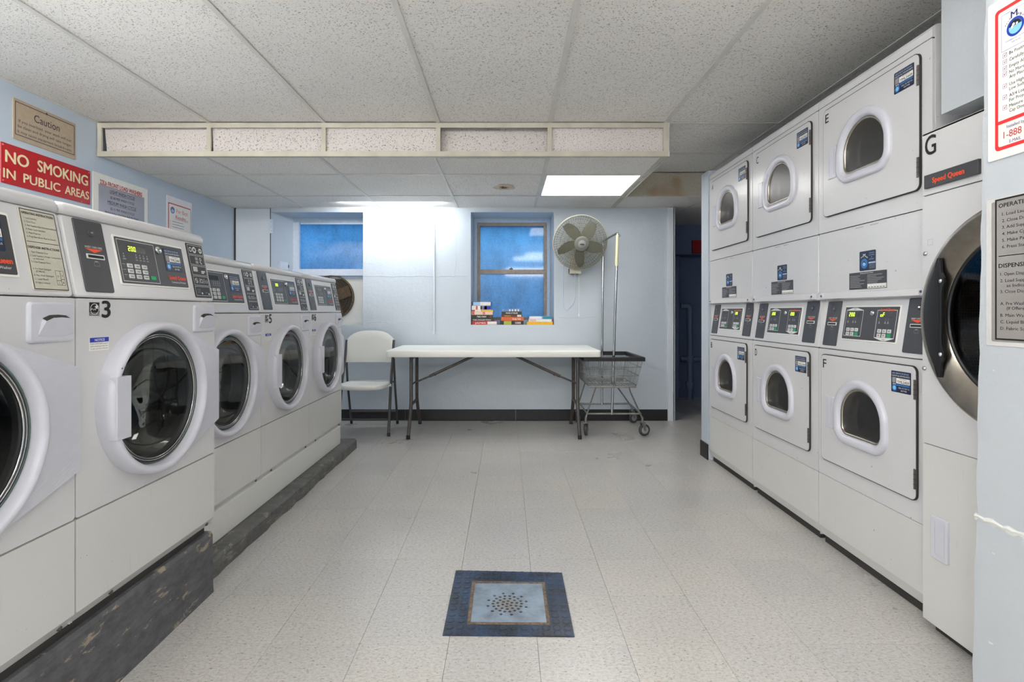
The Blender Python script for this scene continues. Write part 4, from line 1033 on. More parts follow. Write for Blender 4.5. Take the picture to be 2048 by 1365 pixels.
b = B(); b.text('Speed Queen', .055, .182, 1.500, 1.519, -.0106, 0, .045); b.build('brand_lettering', M['orange'], pl)
b = B(); b.text('G', .012, .060, 1.602, 1.672, -.0012, 0, .015); b.build('letter', M['ink'], g)
for u, z in ((.010, 1.265), (.006, .868)):
    B().lathe([(.008, .0), (.0075, -.004), (.0001, -.006)], u + .004, z, 12).build('screw', M['chrome'], g)
b = B(); b.frame(.024, .046, 1.292, 1.312, .0008, -.0008); b.build('raised_square', M['ink_grey'], g)
b = B(); b.lathe([(.340, .0), (.341, -.014), (.337, -.024), (.330, -.028), (.322, -.027), (.285, -.014), (.262, -.004), (.256, .0)], cu, cz, 80); dg = b.build('door', M['steel'], g)
b = B(); b.lathe([(.258, .0), (.252, -.006), (.246, -.004), (.243, .01)], cu, cz, 64); b.build('gasket', M['black'], dg)
b = B(); b.lathe([(.244, -.001), (.0001, -.004)], cu, cz, 48); b.build('glass', M['glass'], dg)
L = [(.359 - math.sqrt(.314 ** 2 - (z * z)), 1.045 + z) for z in [-.195 + .39 * k / 24 for k in range(25)]]
def rg(t):
    z = -.195 + .39 * t
    base = .117 + .003 * math.cos(z * 8)
    if abs(z) > .14: base = .117 + .0
    return base + (.012 * math.exp(-((abs(z) - .12) / .022) ** 2))
Rr = [(rg(k / 24), 1.045 - .195 + .39 * k / 24) for k in range(24, -1, -1)]
b = B(); b.rings([[(p[0], -.025, p[1]) for p in L + Rr], [(p[0], -.032, p[1]) for p in L + Rr]], smooth=False)
L2_ = [(p[0] + .004, p[1]) for p in L]; b.rings([[(p[0], -.032, p[1]) for p in L], [(p[0] * .55 + .048, -.038, p[1]) for p in L], [(.112, -.0325, p[1]) for p in L]], closed=False, caps=(False, False), smooth=True)
hd = b.build('handle', M['black'], dg)
for z in (1.165, .925): B().lathe([(.0075, -.033), (.007, -.037), (.0001, -.039)], .118, z, 10).build('screw', M['chrome'], hd)
b = B(); b.lathe([(.25, .03), (.34, .06), (.345, .62), (.0001, .63)], cu, cz, 48); b.build('drum', M['perf'], g)

# ================================================================== SHEETS AND SIGNS
def on_left(y0, z0): return ((XL + .001, y0, z0), R(90))
def sign_left(name, y0, y1, z0, z1, t, mat, label, r=.004):
    e = empty(name, (XL, y0, z0), R(90), label, 'sign')
    B().plate(0, y1 - y0, 0, z1 - z0, -t, 0, r, min(.001, t / 2)).build('board', M[mat], e)
    return e
s = sign_left('caution_sign', 2.952, 3.380, 2.061, 2.289, .006, 'tan', 'tan caution sign with dark lettering on the left wall above the red sign')
w, h = .428, .228; b = B(); b.frame(.010, w - .010, .026, h - .016, .004, -.0065, 0)
b.text('Caution', .130, .305, .137, .182, -.0065, 1, .01); b.flat([(.214, h - .024), (.222, h - .016), (.214, h - .008), (.206, h - .016)], -.0067, 0)
for k, (t, a, c) in enumerate((('If you overload, your wash will not', .032, .392), ('be clean and drying will take longer.', .028, .397), ('It may cause equipment breakdowns.', .024, .397))): b.text(t, a, c, .101 - k * .030, .118 - k * .030, -.0065, 1, .012)
b.build('lettering', [M['bronze'], plain('dark_brown_ink', (44, 36, 56), .6)], s)
s = sign_left('no_smoking_sign', 2.882, 3.500, 1.800, 2.021, .005, 'red', 'red no smoking sign with cream capital letters on the left wall')
b = B(); b.text('NO', .022, .168, .118, .188, -.0055, 0, .035); b.text('SMOKING', .222, .598, .118, .188, -.0055, 0, .035)
b.text('IN', .010, .085, .030, .085, -.0055, 0, .03); b.text('PUBLIC', .132, .382, .030, .085, -.0055, 0, .03); b.text('AREAS', .415, .606, .030, .085, -.0055, 0, .03)
b.build('lettering', M['lettercream'], s)
b = B()
for u, z in ((.010, .208), (.012, .014), (.606, .208), (.545, .006)): b.lathe([(.005, -.005), (.004, -.007), (.0001, -.0075)], u, z, 10)
b.build('screw', M['ink_pink'], s)
s = sign_left('price_sign', 3.524, 4.063, 1.62, 2.030, .003, 'paper', 'laminated washer price sheet with red heading, right of the red sign')
b = B(); b.rect(.048, .50, .0, .338, -.0034, 0); b.build('silver_insert', M['silver_sheet'], s)
b = B(); b.text('22Lb FRONT LOAD WASHERS', .060, .475, .340, .372, -.0038, 0, .03); b.rect(.060, .475, .334, .336, -.0038, 0)
for k, (t, a, c) in enumerate((('LIGHT WASH CYCLE', .15, .395), ('$2.00 PER WASH CYCLE', .155, .39), ('MEDIUM WASH CYCLE', .13, .41), ('$2.15 PER WASH CYCLE', .155, .39), ('PREWASH / EXTRA RINSE TIME', .105, .435), ('HEAVY WASH CYCLE', .14, .40), ('$2.30 PER WASH CYCLE', .155, .39))):
    b.text(t, a, c, .297 - k * .0385, .321 - k * .0385 - (.006 if k in (1, 3) else 0), -.0038, 1, .012)
    if k in (0, 2): b.rect(a, c, .292 - k * .0385, .2935 - k * .0385, -.0038, 1)
b.build('lettering', [plain('price_red_ink', (186, 60, 56), .6), M['ink']], s)
s = sign_left('wash_tips_sheet', 4.290, 4.634, 1.60, 2.040, .002, 'paper_pink', 'small white sheet with red border, farthest sign on the left wall')
b = B(); b.rect(.020, .325, .0, .385, -.0024, 0); b.rect(.028, .320, .0, .377, -.0027, 1); b.build('printed_panel', [M['ink_red'], M['paper']], s)
b = B(); b.text('For Best', .125, .285, .315, .350, -.0031, 0, .01); b.text('Results...', .115, .285, .265, .298, -.0031, 0, .03); b.rect(.11, .29, .258, .260, -.0031, 0)
logo_emblem(b, .075, .330, .028, -.0031, 1, 1, 2, 2)
for k in range(9): b.rect(.07, random.uniform(.16, .26), .236 - k * .022, .240 - k * .022, -.0031, 1); b.frame(.04, .052, .232 - k * .022, .243 - k * .022, .0015, -.0031, 0)
b.build('lettering', [M['ink_pink'], plain('faded_blue_ink', (110, 120, 160), .6), M['sky']], s)
b = B(); random.seed(2)
b.rings([[(.318, -.0032, .12 + k * .021), (.336 + random.uniform(-.004, .006), -.0036, .12 + k * .021), (.336, -.001, .12 + k * .021)] for k in range(13)], smooth=False); b.build('tape_strip', M['tape'], s)

# sheets on the partition, facing the aisle (left edge at y 1.43)
e = empty('rules_poster', (1.30, 1.434, 1.500), R(-90), 'white laundry rules poster with thick red border and tick boxes on the partition', 'poster')
B().plate(0, .30, 0, .42, -.004, 0, .006, .001).build('board', M['paper'], e)
b = B(); q = -.0046
o0 = rrect(.022, .28, .022, .392, .010, 4); o1 = rrect(.031, .271, .031, .383, .006, 4)
b.rings([[(p[0], q, p[1]) for p in o0], [(p[0], q, p[1]) for p in o1]], caps=(False, False), smooth=False, mi=0)
b.rect(.031, .271, .090, .099, q, 0); b.build('border', M['redborder'], e)
b = B(); b.frame(.040, .262, .277, .372, .0008, q, 2)
Zs = [.266, .249, .232, .217, .186, .157, .130]
T2 = [('Be Positive the Washer is', ''), ('Carefully Load Your', ''), ('Empty All Your Pockets', ''), ('No More Sitting on', 'Any Place on Machines'), ('Use High Efficiency', 'Low Suds Soap'), ('A3/4 Load is Best', 'For Proper Cleaning'), ('Measure Your Soap', 'Cap One Half Full')]
for z, (t1, t2) in zip(Zs, T2):
    b.frame(.044, .0555, z - .006, z + .0055, .0007, q, 2); b.flat([(.0465, z + .0005), (.049, z - .0035), (.0555, z + .0055), (.049, z - .0005)], q - .0002, 3)
    b.text(t1, .062, .25, z - .004, z + .0045, q, 4, .01, fit=False)
    if t2: b.text(t2, .062, .25, z - .0165, z - .008, q, 4, .01, fit=False)
b.text('Installed by', .055, .25, .0745, .083, q, 5, .01, fit=False)
b.text('1-888', .046, .15, .050, .0685, q, 3, .01, fit=False); b.text('E-MAIL', .062, .25, .0345, .043, q, 5, .01, fit=False)
b.hring(.078, .327, .0175, .0235, q, 30, 1); b.disc(.078, .327, .0175, q, 24, 6)
b.flat([(.078 + .0172 * math.cos(a), .327 + .0172 * math.sin(a)) for a in [R(10) + R(160) * k / 12 for k in range(13)]], q - .0003, 4)
b.disc(.074, .334, .004, q - .0005, 10, 7); b.disc(.083, .333, .003, q - .0005, 10, 7); b.disc(.070, .3295, .003, q - .0005, 10, 7)
b.flat([(.062, .322), (.075, .327), (.084, .330), (.070, .3275)], q - .0005, 7)
for t, u0, u1, z0, z1 in (('t', .050, .053, .339, .345), ('e', .054, .057, .343, .348), ('c', .058, .061, .347, .352), ('h', .062, .065, .350, .357), ('M', .066, .084, .352, .370), ('a', .085, .089, .353, .3585), ('g', .090, .094, .350, .357), ('i', .095, .096, .347, .354), ('c', .097, .101, .343, .349)): b.text(t, u0, u1, z0, z1, q, 5, .02)
b.text('COMMERCIAL LAUNDRY', .050, .11, .297, .3, q, 2); b.text('SERVICES', .068, .092, .289, .292, q, 2)
b.build('lettering', [M['redborder'], M['deepblue'], plain('violet_line', (110, 100, 180), .6), M['ink_red'], M['ink'], M['ink_blue'], M['ltblue'], M['paper']], e)
e = empty('instruction_sheet', (1.30, 1.442, 1.008), R(-90), 'grey washer operating instructions sheet taped to the partition below the poster', 'sign')
B().plate(0, .30, 0, .392, -.002, 0, .002, .001).build('sheet', M['tape'], e)
B().plate(.018, .28, .012, .382, -.0032, -.001, .004, .0005).build('metallic_plate', M['grey_sheet'], e)
instruction_text(e, .024, .275, .012, .392, -.0036, None)

# ================================================================== FLOOR DRAIN
dn = empty('floor_drain', (0, 0, 0), 0, 'square metal floor drain cover set in a studded dark rubber mat', 'drain')
b = B(); t = .004
mo = [(-.2145, 2.2525), (.2325, 2.232), (.2295, 1.795), (-.2165, 1.802)]; mi_ = [(-.139, 2.161), (.1545, 2.150), (.1535, 1.858), (-.139, 1.862)]
b.rings([[(p[0], p[1], .0005) for p in mi_], [(p[0], p[1], t) for p in mi_], [(p[0], p[1], t) for p in mo], [(p[0], p[1], .0002) for p in mo]], caps=(False, False), smooth=False)
mt = b.build('rubber_mat', M['rubber_mat'], dn)
def flatz(b): b.v = [(x, z, y) for x, y, z in b.v]; return b
sb = B(); sb.lathe([(.0152, 0), (.0148, .0013), (.0130, .0014), (.0120, .0006), (.0108, .0006), (.0100, .0013), (.0001, .0013)], 0, 0, 16, smooth=False)
flatz(sb); first = None
vv = [.034, .104] + [.104 + .086 * k for k in range(1, 11)]
for j in range(12):
    for i in range(12):
        if 2 <= i <= 9 and 2 <= j <= 9: continue
        u = (i + .5) / 12; v = vv[j]
        x = (mo[3][0] * (1 - u) + mo[2][0] * u) * (1 - v) + (mo[0][0] * (1 - u) + mo[1][0] * u) * v
        y = (mo[3][1] * (1 - u) + mo[2][1] * u) * (1 - v) + (mo[0][1] * (1 - u) + mo[1][1] * u) * v
        if first is None: o = first = sb.build('stud', M['rubber_mat'], mt)
        else: o = first.copy(); C.objects.link(o); o.parent = mt
        o.location = (x, y, t)
b = B(); ri = [(-.126, 2.146), (.142, 2.138), (.141, 1.872), (-.127, 1.876)]
b.rings([[(p[0], p[1], .0004) for p in mi_], [(p[0], p[1], .0052) for p in mi_], [(p[0], p[1], .0052) for p in ri], [(p[0], p[1], .0004) for p in ri]], caps=(False, False), smooth=False)
b.build('rim', M['grate_rim'], dn)
# cover plate with real holes
bm = bmesh.new()
holes = [(.0, 0.0)] + [(.018, R(60 * k + 20)) for k in range(6)] + [(.036, R(360 / 11 * k + 8)) for k in range(11)] + [(.0535, R(360 / 18 * k)) for k in range(18)] + [(.0735, R(360 / 12 * k + 12)) for k in range(12)]
gb = B(); gb.box(-.126, .142, 1.874, 2.142, .0015, .0048); plate = gb.build('cover_plate', M['grate'], dn)
cb = B()
for r_, a in holes:
    x, y = .003 + r_ * math.cos(a), 1.994 + r_ * math.sin(a)
    cb.rings([[(x + 0.0064 * math.cos(2 * PI * k / 10), y + 0.0058 * math.sin(2 * PI * k / 10), z) for k in range(10)] for z in (-.02, .02)], smooth=False)
cut = cb.build('cutter', M['gap'])
md = plate.modifiers.new('holes', 'BOOLEAN'); md.operation = 'DIFFERENCE'; md.object = cut; md.solver = 'EXACT'
dg_ = bpy.context.evaluated_depsgraph_get(); me = bpy.data.meshes.new_from_object(plate.evaluated_get(dg_))
plate.modifiers.clear(); plate.data = me; bpy.data.objects.remove(cut)
if not me.materials: me.materials.append(M['grate'])
B().box(-.126, .142, 1.874, 2.142, .0004, .0012).build('hole_shade_sheet', M['ink'], dn)  # dark sheet giving the holes the shade of a deep drain
# the tiles under the cover are cut away by lowering them: the mat and rim hide their edges

# ================================================================== TABLE
tb_ = empty('folding_table', (-.113, 4.945, 0), 0, 'long white folding table with grey tube legs under the far window', 'table')
def loc(b, o): b.v = [(x - o[0], y - o[1], z - o[2]) for x, y, z in b.v]; return b
TO = (-.113, 4.945, 0)
b = B(); y0, y1, x0, x1 = 4.56, 5.325, -1.040, .815
def tr(i, z, r=.035): return [(p[0], p[1], z) for p in rrect(x0 + i, x1 - i, y0 + i, y1 - i, r, 5)]
b.rings([tr(.004, .706), tr(0, .712), tr(0, .752), tr(.003, .759), tr(.010, .762)], smooth=True)
loc(b, TO).build('tabletop', M['plastic_warm'], tb_)
for X, sg in ((-.845, 1), (.63, -1)):
    for yf, yu in ((4.575, 4.72), (5.20, 5.02)):
        b = B(); b.tube([(X, yf, .012), (X, yf + (yu - yf) * .75, .20), (X, yu, .29), (X, yu, .706)], .0155, 10)
        lg = loc(b, TO).build('leg', M['tube_brown'], tb_)
        b = B(); b.tube([(X, yf, 0), (X, yf + .003, .035)], .0175, 10); loc(b, TO).build('foot_cap', M['black'], lg)
    b = B(); b.tube([(X, 4.70, .27), (X, 5.05, .27)], .013, 8); b.tube([(X, 4.70, .68), (X, 5.05, .68)], .013, 8); b.tube([(X, 4.72, .445), (X, 5.02, .445)], .008, 6)
    loc(b, TO).build('crossbar', M['tube_brown'], tb_)
    b = B(); Xe = X + sg * .565; b.tube([(X, 4.87, .445), (X + sg * .19, 4.87, .525)], .009, 6); b.tube([(X + sg * .14, 4.87, .505), (Xe, 4.87, .700)], .0145, 6); b.tube([(X + sg * .185, 4.87, .512), (X + sg * .185, 4.87, .535)], .016, 8)
    b.tube([(X, 4.72, .445), (X, 5.02, .445)], .006, 6)
    loc(b, TO).build('brace', M['tube_brown'], tb_)

# ================================================================== CHAIR
ch = empty('folding_chair', (-1.272, 4.9, 0), R(0), 'white plastic folding chair with grey tube frame at the left end of the table', 'chair'); CO = (-1.25, 4.9, 0)
xl, xr = -1.462, -1.015
for x, xt, xb in ((xl, -1.478, -1.495), (xr, -1.036, -1.045)):
    b = B(); b.tube([(x, 4.68, .015), (x + (xt - x) * .55, 4.83, .45), (xt, 4.965, .70), (xt, 5.0, .83)], .0125, 8); b.tube([(x, 4.678, 0), (x, 4.684, .03)], .0145, 8, 1)
    loc(b, CO).build('leg', [M['tube'], M['black']], ch)
    b = B(); b.tube([(xb, 5.21, .015), (xb + .005, 5.07, .40), (xt + .005, 4.97, .66)], .011, 8); b.tube([(xb, 5.212, 0), (xb, 5.206, .03)], .013, 8, 1)
    loc(b, CO).build('leg', [M['tube'], M['black']], ch)
for pa, pb in (((xl, 4.725, .14), (xr, 4.725, .14)), ((-1.494, 5.165, .13), (-1.044, 5.165, .13)), ((-1.47, 5.06, .43), (-1.03, 5.06, .43))):
    b = B(); b.tube([pa, pb], .009, 8); loc(b, CO).build('stretcher', M['tube'], ch)
# backrest: gently curved shell with arched top
NU, NV = 14, 8
def back_pt(u, v, side):
    x = -1.256 + u * .228 * (1 - .0 * v); top = .918 - .085 * abs(u) ** 3.2; bot = .625 + .0 * u
    z = bot + (top - bot) * v; y = 4.952 + (z - .625) * .2 + .028 * (1 - u * u) + (.011 if side else -.011) * math.sqrt(max(0, 1 - max(abs(u), abs(2 * v - 1)) ** 8))
    return (x, y, z)
b = B()
for side in (0, 1):
    b.rings([[back_pt(-1 + 2 * i / NU, j / NV, side) for i in range(NU + 1)] for j in range(NV + 1)], closed=False, caps=(False, False), smooth=True)
loc(b, CO).build('backrest', M['plastic_warm'], ch)
b = B(); out = []
for k in range(36):
    t = 2 * PI * k / 36; c_, s_ = math.cos(t), math.sin(t)
    sx = math.copysign(abs(c_) ** .55, c_); sy = math.copysign(abs(s_) ** .6, s_)
    x = -1.243 + sx * (.205 if s_ > 0 else .215); y = 4.80 + sy * (.24 if s_ > 0 else .24)
    if s_ < 0: y -= .03 * (1 - abs(c_))
    out.append((x, y))
cx0, cy0 = -1.243, 4.80
def sr(k, z, dz=0): return [(cx0 + (x - cx0) * k, cy0 + (y - cy0) * k, z + .02 * ((y - 4.8) / .24) * -.3) for x, y in out]
b.rings([sr(.93, .415), sr(.985, .420), sr(1.0, .432), sr(.995, .449), sr(.965, .457), sr(.8, .452), sr(.4, .447)], smooth=True)
loc(b, CO).build('seat', M['plastic_warm'], ch)
b = B(); b.tube([(-1.02, 4.78, .432), (-1.012, 4.78, .432)], .012, 10); b.tube([(-1.03, 4.74, .43), (-1.024, 4.86, .44)], .008, 6); loc(b, CO).build('seat_pivot', M['plastic'], ch)

# ================================================================== LAUNDRY CART
ct = empty('laundry_cart', (.93, 4.85, 0), 0, 'chrome wire laundry cart with black rim, tall hanging pole and casters, right of the table', 'cart'); KO = (.93, 4.85, 0)
zr, zb = .682, .456
top = [(.685, 4.62), (1.185, 4.62), (1.185, 5.27), (.685, 5.27)]; bot = [(.705, 4.60), (1.120, 4.60), (1.120, 5.09), (.705, 5.09)]
b = B()
def rimring(o, z): 
    cx, cy = .905, 4.85
    return [(x + (o if x > cx else -o), y + (o if y > cy else -o), z) for x, y in top]
b.rings([rimring(-.014, zr - .016), rimring(-.014, zr + .016), rimring(-.006, zr + .021), rimring(.010, zr + .021), rimring(.016, zr + .014), rimring(.016, zr - .016), rimring(-.014, zr - .016)], caps=(False, False), smooth=False)
loc(b, KO).build('rim', M['black'], ct)
b = B()
def L3(a, c, t): return tuple(a[i] + (c[i] - a[i]) * t for i in range(len(a)))
for s_ in range(4):
    A, Bt = top[s_], top[(s_ + 1) % 4]; a, bt = bot[s_], bot[(s_ + 1) % 4]; n = 13 if s_ % 2 == 0 else 15
    for k in range(n + 1):
        p, q = L3(A, Bt, k / n), L3(a, bt, k / n)
        b.tube([(p[0], p[1], zr), (q[0], q[1], zb)], .0018, 4)
    for t in (.30, .62, .97):
        p, q = L3(A, a, t), L3(Bt, bt, t); z = zr + (zb - zr) * t
        b.tube([(p[0], p[1], z), (q[0], q[1], z)], .0028, 4)
for k in range(14): x = .705 + .415 * k / 13; b.tube([(x, 4.60, zb), (x, 5.09, zb)], .0022, 4)
for y in (4.60, 4.76, 4.93, 5.09): b.tube([(.705, y, zb - .003), (1.12, y, zb - .003)], .0036, 5)
o = loc(b, KO).build('wire_basket', M['zinc'], ct)
b = B(); b.tube([(.71, 4.60, .445), (1.12, 4.60, .445)], .007, 6); b.tube([(.71, 5.09, .445), (1.12, 5.09, .445)], .007, 6)
b.tube([(.715, 4.70, .195), (1.175, 4.70, .195)], .0085, 8); b.tube([(.715, 5.21, .195), (1.20, 5.21, .195)], .0085, 8)
b.tube([(.715, 4.70, .195), (.715, 5.21, .195)], .0075, 8); b.tube([(1.185, 4.70, .195), (1.205, 5.21, .195)], .0075, 8)
loc(b, KO).build('base_frame', M['zinc'], ct)
WP = [(.70, 4.70, 75), (1.20, 4.70, 15), (.70, 5.24, 60), (1.235, 5.24, 30)]
for (x, y, a), (bx, by) in zip(WP, ((.775, 4.61), (1.06, 4.61), (.76, 5.08), (1.02, 5.08))):
    b = B(); b.tube([(bx, by, .445), (bx + (x - bx) * .12, by + (y - by) * .3, .40), (x + (bx - x) * .12, y, .19), (x, y, .155)], [.006, .006, .007, .011], 8)
    loc(b, KO).build('leg', M['zinc'], ct)
    c = B(); rw = .052; ca, sa = math.cos(R(a)), math.sin(R(a))
    def rot(p): return (p[0] * ca - p[1] * sa + x, p[0] * sa + p[1] * ca + y, p[2])
    w_ = B(rot); w_.lathe([(.022, -.013), (.040, -.013), (.049, -.012), (.052, -.007), (.052, .007), (.049, .012), (.040, .013), (.022, .013)], .018, .052, 24, 0); 
    w_.lathe([(.0001, -.014), (.032, -.0135), (.038, -.011)], .018, .052, 20, 1); w_.lathe([(.0001, .014), (.032, .0135), (.038, .011)], .018, .052, 20, 1)
    cs = loc(w_, KO).build('caster_wheel', [M['rubber'], M['ink_grey']], ct)
    f_ = B(rot); 
    for s2 in (-.019, .019): f_.poly([(.030, .048), (.008, .048), (-.018, .118), (.020, .118)], s2 - .0015, s2 + .0015)
    f_.box(-.02, .022, -.021, .021, .116, .122); f_.tube([(0, 0, .122), (0, 0, .160)], .012, 8); f_.tube([(.018, -.024, .052), (.018, .024, .052)], .005, 8)
    loc(f_, KO).build('caster_fork', M['zinc'], cs)
b = B(); b.tube([(.930, 4.70, .19), (.955, 4.70, 1.0), (.976, 4.68, 1.785)], .0115, 10)
b.tube([(.976, 4.70, 1.70), (.976, 4.70, 1.70)], .012) if False else None
pf = loc(b, KO).build('pole', M['chrome'], ct)
b = B(); b.tube([(.9684, 4.687, 1.50), (.9756, 4.6804, 1.77)], .0128, 10); loc(b, KO).build('pole_sleeve', M['yellowing'], pf)
b = B(); b.tube([(.932, 5.20, .19), (.935, 5.20, 1.0), (.945, 5.20, 1.785)], .0115, 10); loc(b, KO).build('pole', M['chrome'], ct)
b = B(); b.tube([(.976, 4.67, 1.788), (.945, 5.21, 1.788)], .011, 10); b.tube([(.985, 4.68, 1.765), (1.0, 4.68, 1.765)], .010, 8); loc(b, KO).build('hanging_bar', M['chrome'], ct)

# ================================================================== WALL FAN
fn = empty('wall_fan', (.70, 5.08, 1.755), 0, 'dusty round wall fan with five grey blades right of the wired window', 'fan')
from mathutils import Matrix
rotm = Matrix.Rotation(R(6), 4, 'Z') @ Matrix.Rotation(R(17), 4, 'X')
fx = lambda p: tuple(rotm @ Vector(p))
RF = .262
b = B(fx)
for k in range(20):
    r_ = .075 + (RF - .075) * (k + 1) / 21; yy = -.075 + .055 * (r_ / RF) ** 3; n = 40
    P = [(r_ * math.cos(2 * PI * i / n), yy, r_ * math.sin(2 * PI * i / n)) for i in range(n)]; P.append(P[0])
    b.tube(P, .0014, 3, caps=(False, False))
for k in range(90):
    a = 2 * PI * k / 90; P = []
    for r_ in (.07, .15, .21, .25, RF): P.append((r_ * math.cos(a), -.075 + .055 * (r_ / RF) ** 3, r_ * math.sin(a)))
    P.append((RF, -.0, 0)) if False else P.append((RF * math.cos(a), .0, RF * math.sin(a)))
    b.tube(P, .0012, 3, caps=(False, False))
b.build('front_guard', M['fan_guard'], fn)
b = B(fx)
for k in range(60):
    a = 2 * PI * k / 60; P = [(r_ * math.cos(a), .075 - .06 * (r_ / RF) ** 3, r_ * math.sin(a)) for r_ in (.06, .16, .23, RF)]
    b.tube(P, .0014, 3, caps=(False, False))
for r_ in (.10, .14, .18, .22, .245):
    n = 36; P = [(r_ * math.cos(2 * PI * i / n), .075 - .06 * (r_ / RF) ** 3, r_ * math.sin(2 * PI * i / n)) for i in range(n + 1)]; b.tube(P, .0014, 3, caps=(False, False))
b.build('rear_guard', M['fan_guard'], fn)
b = B(fx); n = 56; P = [(RF * math.cos(2 * PI * i / n), -.006, RF * math.sin(2 * PI * i / n)) for i in range(n + 1)]; b.tube(P, .0055, 6, caps=(False, False)); P = [(RF * math.cos(2 * PI * i / n), .010, RF * math.sin(2 * PI * i / n)) for i in range(n + 1)]; b.tube(P, .004, 6, caps=(False, False)); b.build('guard_rim', M['fan_rim'], fn)
b = B(fx); b.lathe([(.074, -.070), (.073, -.079), (.060, -.084), (.038, -.085)], 0, 0, 32, 0); b.lathe([(.038, -.087), (.034, -.090), (.0001, -.091)], 0, 0, 24, 1); hb = b.build('badge_plate', [M['fan_blade'], plain('badge_grey', (134, 134, 132), .5)], fn)
b = B(fx); b.text('AirKing', -.020, .020, -.006, .008, -.0925, 0, .05); b.build('badge_lettering', M['ink'], hb)
b = B(fx); b.lathe([(.0001, -.045), (.04, -.044), (.05, -.03), (.05, .02)], 0, 0, 24); b.build('hub', M['fan_blade'], fn)
for k in range(5):
    a0 = R(50 + 72 * k); b = B(fx); rs = []
    for t in [i / 8 for i in range(9)]:
        r_ = .045 + .185 * t; hw = .026 + .028 * math.sin(PI * min(1, t * .85 + .1)) * (1 if t < .95 else .6); pitch = .024; off = .18 * t
        ring = []
        for s2 in (-1, -.5, 0, .5, 1):
            aa = a0 + off; x = r_ * math.cos(aa) - s2 * hw * math.sin(aa); z = r_ * math.sin(aa) + s2 * hw * math.cos(aa); ring.append((x, -.015 + pitch * s2, z))
        rs.append(ring)
    b.rings(rs, closed=False, caps=(False, False), smooth=True); b.build('blade', M['fan_blade'], fn)
b = B(fx); b.lathe([(.0001, .13), (.04, .128), (.055, .11), (.058, .05), (.05, .03), (.0001, .03)], 0, 0, 24); b.build('motor', M['beige'], fn)
b = B(); b.tube([(0, .09, -.02), (-.01, .15, -.10), (-.02, .20, -.16), (-.02, .27, -.18)], .018, 8); b.box(-.075, .03, .13, .275, -.285, -.215); b.plate(-.075, .03, -.285, -.10, .20, .278, .01, .004); b.build('bracket', M['beige'], fn)
b = B(); b.tube([(.012, .15, -.285), (.012, .15, -.68)], .0018, 4); b.tube([(.012, .15, -.68), (.012, .15, -.705)], .006, 8); b.build('pull_cord', M['paper'], fn)
b = B(); b.tube([(-.02, .2, -.285), (-.012, .262, -.36), (-.005, .27, -.50), (-.03, .27, -.58), (-.09, .27, -.645), (-.12, .27, -.62), (-.135, .27, -.53), (-.13, .27, -.25), (-.12, .27, -.02)], .0035, 6); b.build('power_cord', M['frame_white'], fn)

# ================================================================== EXHAUST FAN in the blanked window
ex = empty('exhaust_fan', (-1.862, 5.695, 1.25), 0, 'dirty brown round exhaust fan in the boarded window below the left pane', 'fan')
b = B(); b.lathe([(.235, .0), (.238, -.02), (.232, -.045), (.225, -.045), (.222, -.01)], 0, 0, 48); b.build('ring', M['rust'], ex)
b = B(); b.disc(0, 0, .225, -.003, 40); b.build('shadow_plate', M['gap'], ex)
b = B()
for k in range(72):
    a = 2 * PI * k / 72; a2 = a + .5
    b.tube([(.05 * math.cos(a), -.075, .05 * math.sin(a)), (.15 * math.cos(a + .25), -.07, .15 * math.sin(a + .25)), (.232 * math.cos(a2), -.035, .232 * math.sin(a2))], .0016, 3, caps=(False, False))
for r_ in (.08, .11, .14, .17, .20, .228):
    P = [(r_ * math.cos(2 * PI * i / 40), -.078 + .04 * (r_ / .235) ** 3, r_ * math.sin(2 * PI * i / 40)) for i in range(41)]; b.tube(P, .0016, 3, caps=(False, False))
b.build('grille', M['rust'], ex)
for k in range(4):
    a0 = R(20 + 90 * k); b = B(); rs = []
    for t in (0, .25, .5, .75, 1):
        r_ = .04 + .17 * t; rs.append([(r_ * math.cos(a0) - s2 * .06 * math.sin(a0), -.03 + .015 * s2, r_ * math.sin(a0) + s2 * .06 * math.cos(a0)) for s2 in (-1, 0, 1)])
    b.rings(rs, closed=False, caps=(False, False)); b.build('blade', M['rust'], ex)

# ================================================================== BOOKS
def book(x0, x1, z0, z1, y0, dep, spine, label, pages=True, twist=0., bands=(), words=None, mats=()):
    xc = (x0 + x1) / 2; w = (x1 - x0) / 2; h = z1 - z0
    e = empty('book', (xc, y0, z0), R(twist), label, 'book', 'books on the window sill')
    t = min(.003, h * .14)
    b = B(); b.box(-w, w, 0, t * .8, 0, h); b.box(-w, w, t * .8, dep, 0, t); b.box(-w, w, t * .8, dep, h - t, h); b.build('cover', spine, e)
    B().box(-w + .003, w - .003, t * .8, dep - .004, t, h - t).build('pages', M['paper'], e)
    if bands or words:
        b = B(); ms = []
        for a, c, m in bands:
            if m not in ms: ms.append(m)
            b.rect(-w + 2 * w * a, -w + 2 * w * c, h * .06, h * .94, -.0004, ms.index(m))
        if words:
            t_, a, c, m = words
            if m not in ms: ms.append(m)
            b.text(t_, -w + 2 * w * a, -w + 2 * w * c, h * .28, h * .72, -.0008, ms.index(m), .03)
        b.build('spine_print', ms, e)
k = .00507; gx = lambda c: (930 + c * .09277 - 1013) * k
gz = lambda c: 1.1 - (590 + c * .09277 - 623) * k + .0
zf = lambda c: .964 + (650 - c) * .09277 * k
P_ = lambda n, rgb: plain(n, rgb, .45, var=.06)
c_red, c_dk, c_blk, c_crm, c_yel, c_nvy = P_('book_red', (196, 50, 40)), P_('book_charcoal', (58, 52, 50)), P_('book_black', (30, 32, 30)), P_('book_cream', (226, 196, 172)), P_('book_yellow', (232, 178, 20)), P_('book_navy', (30, 40, 90))
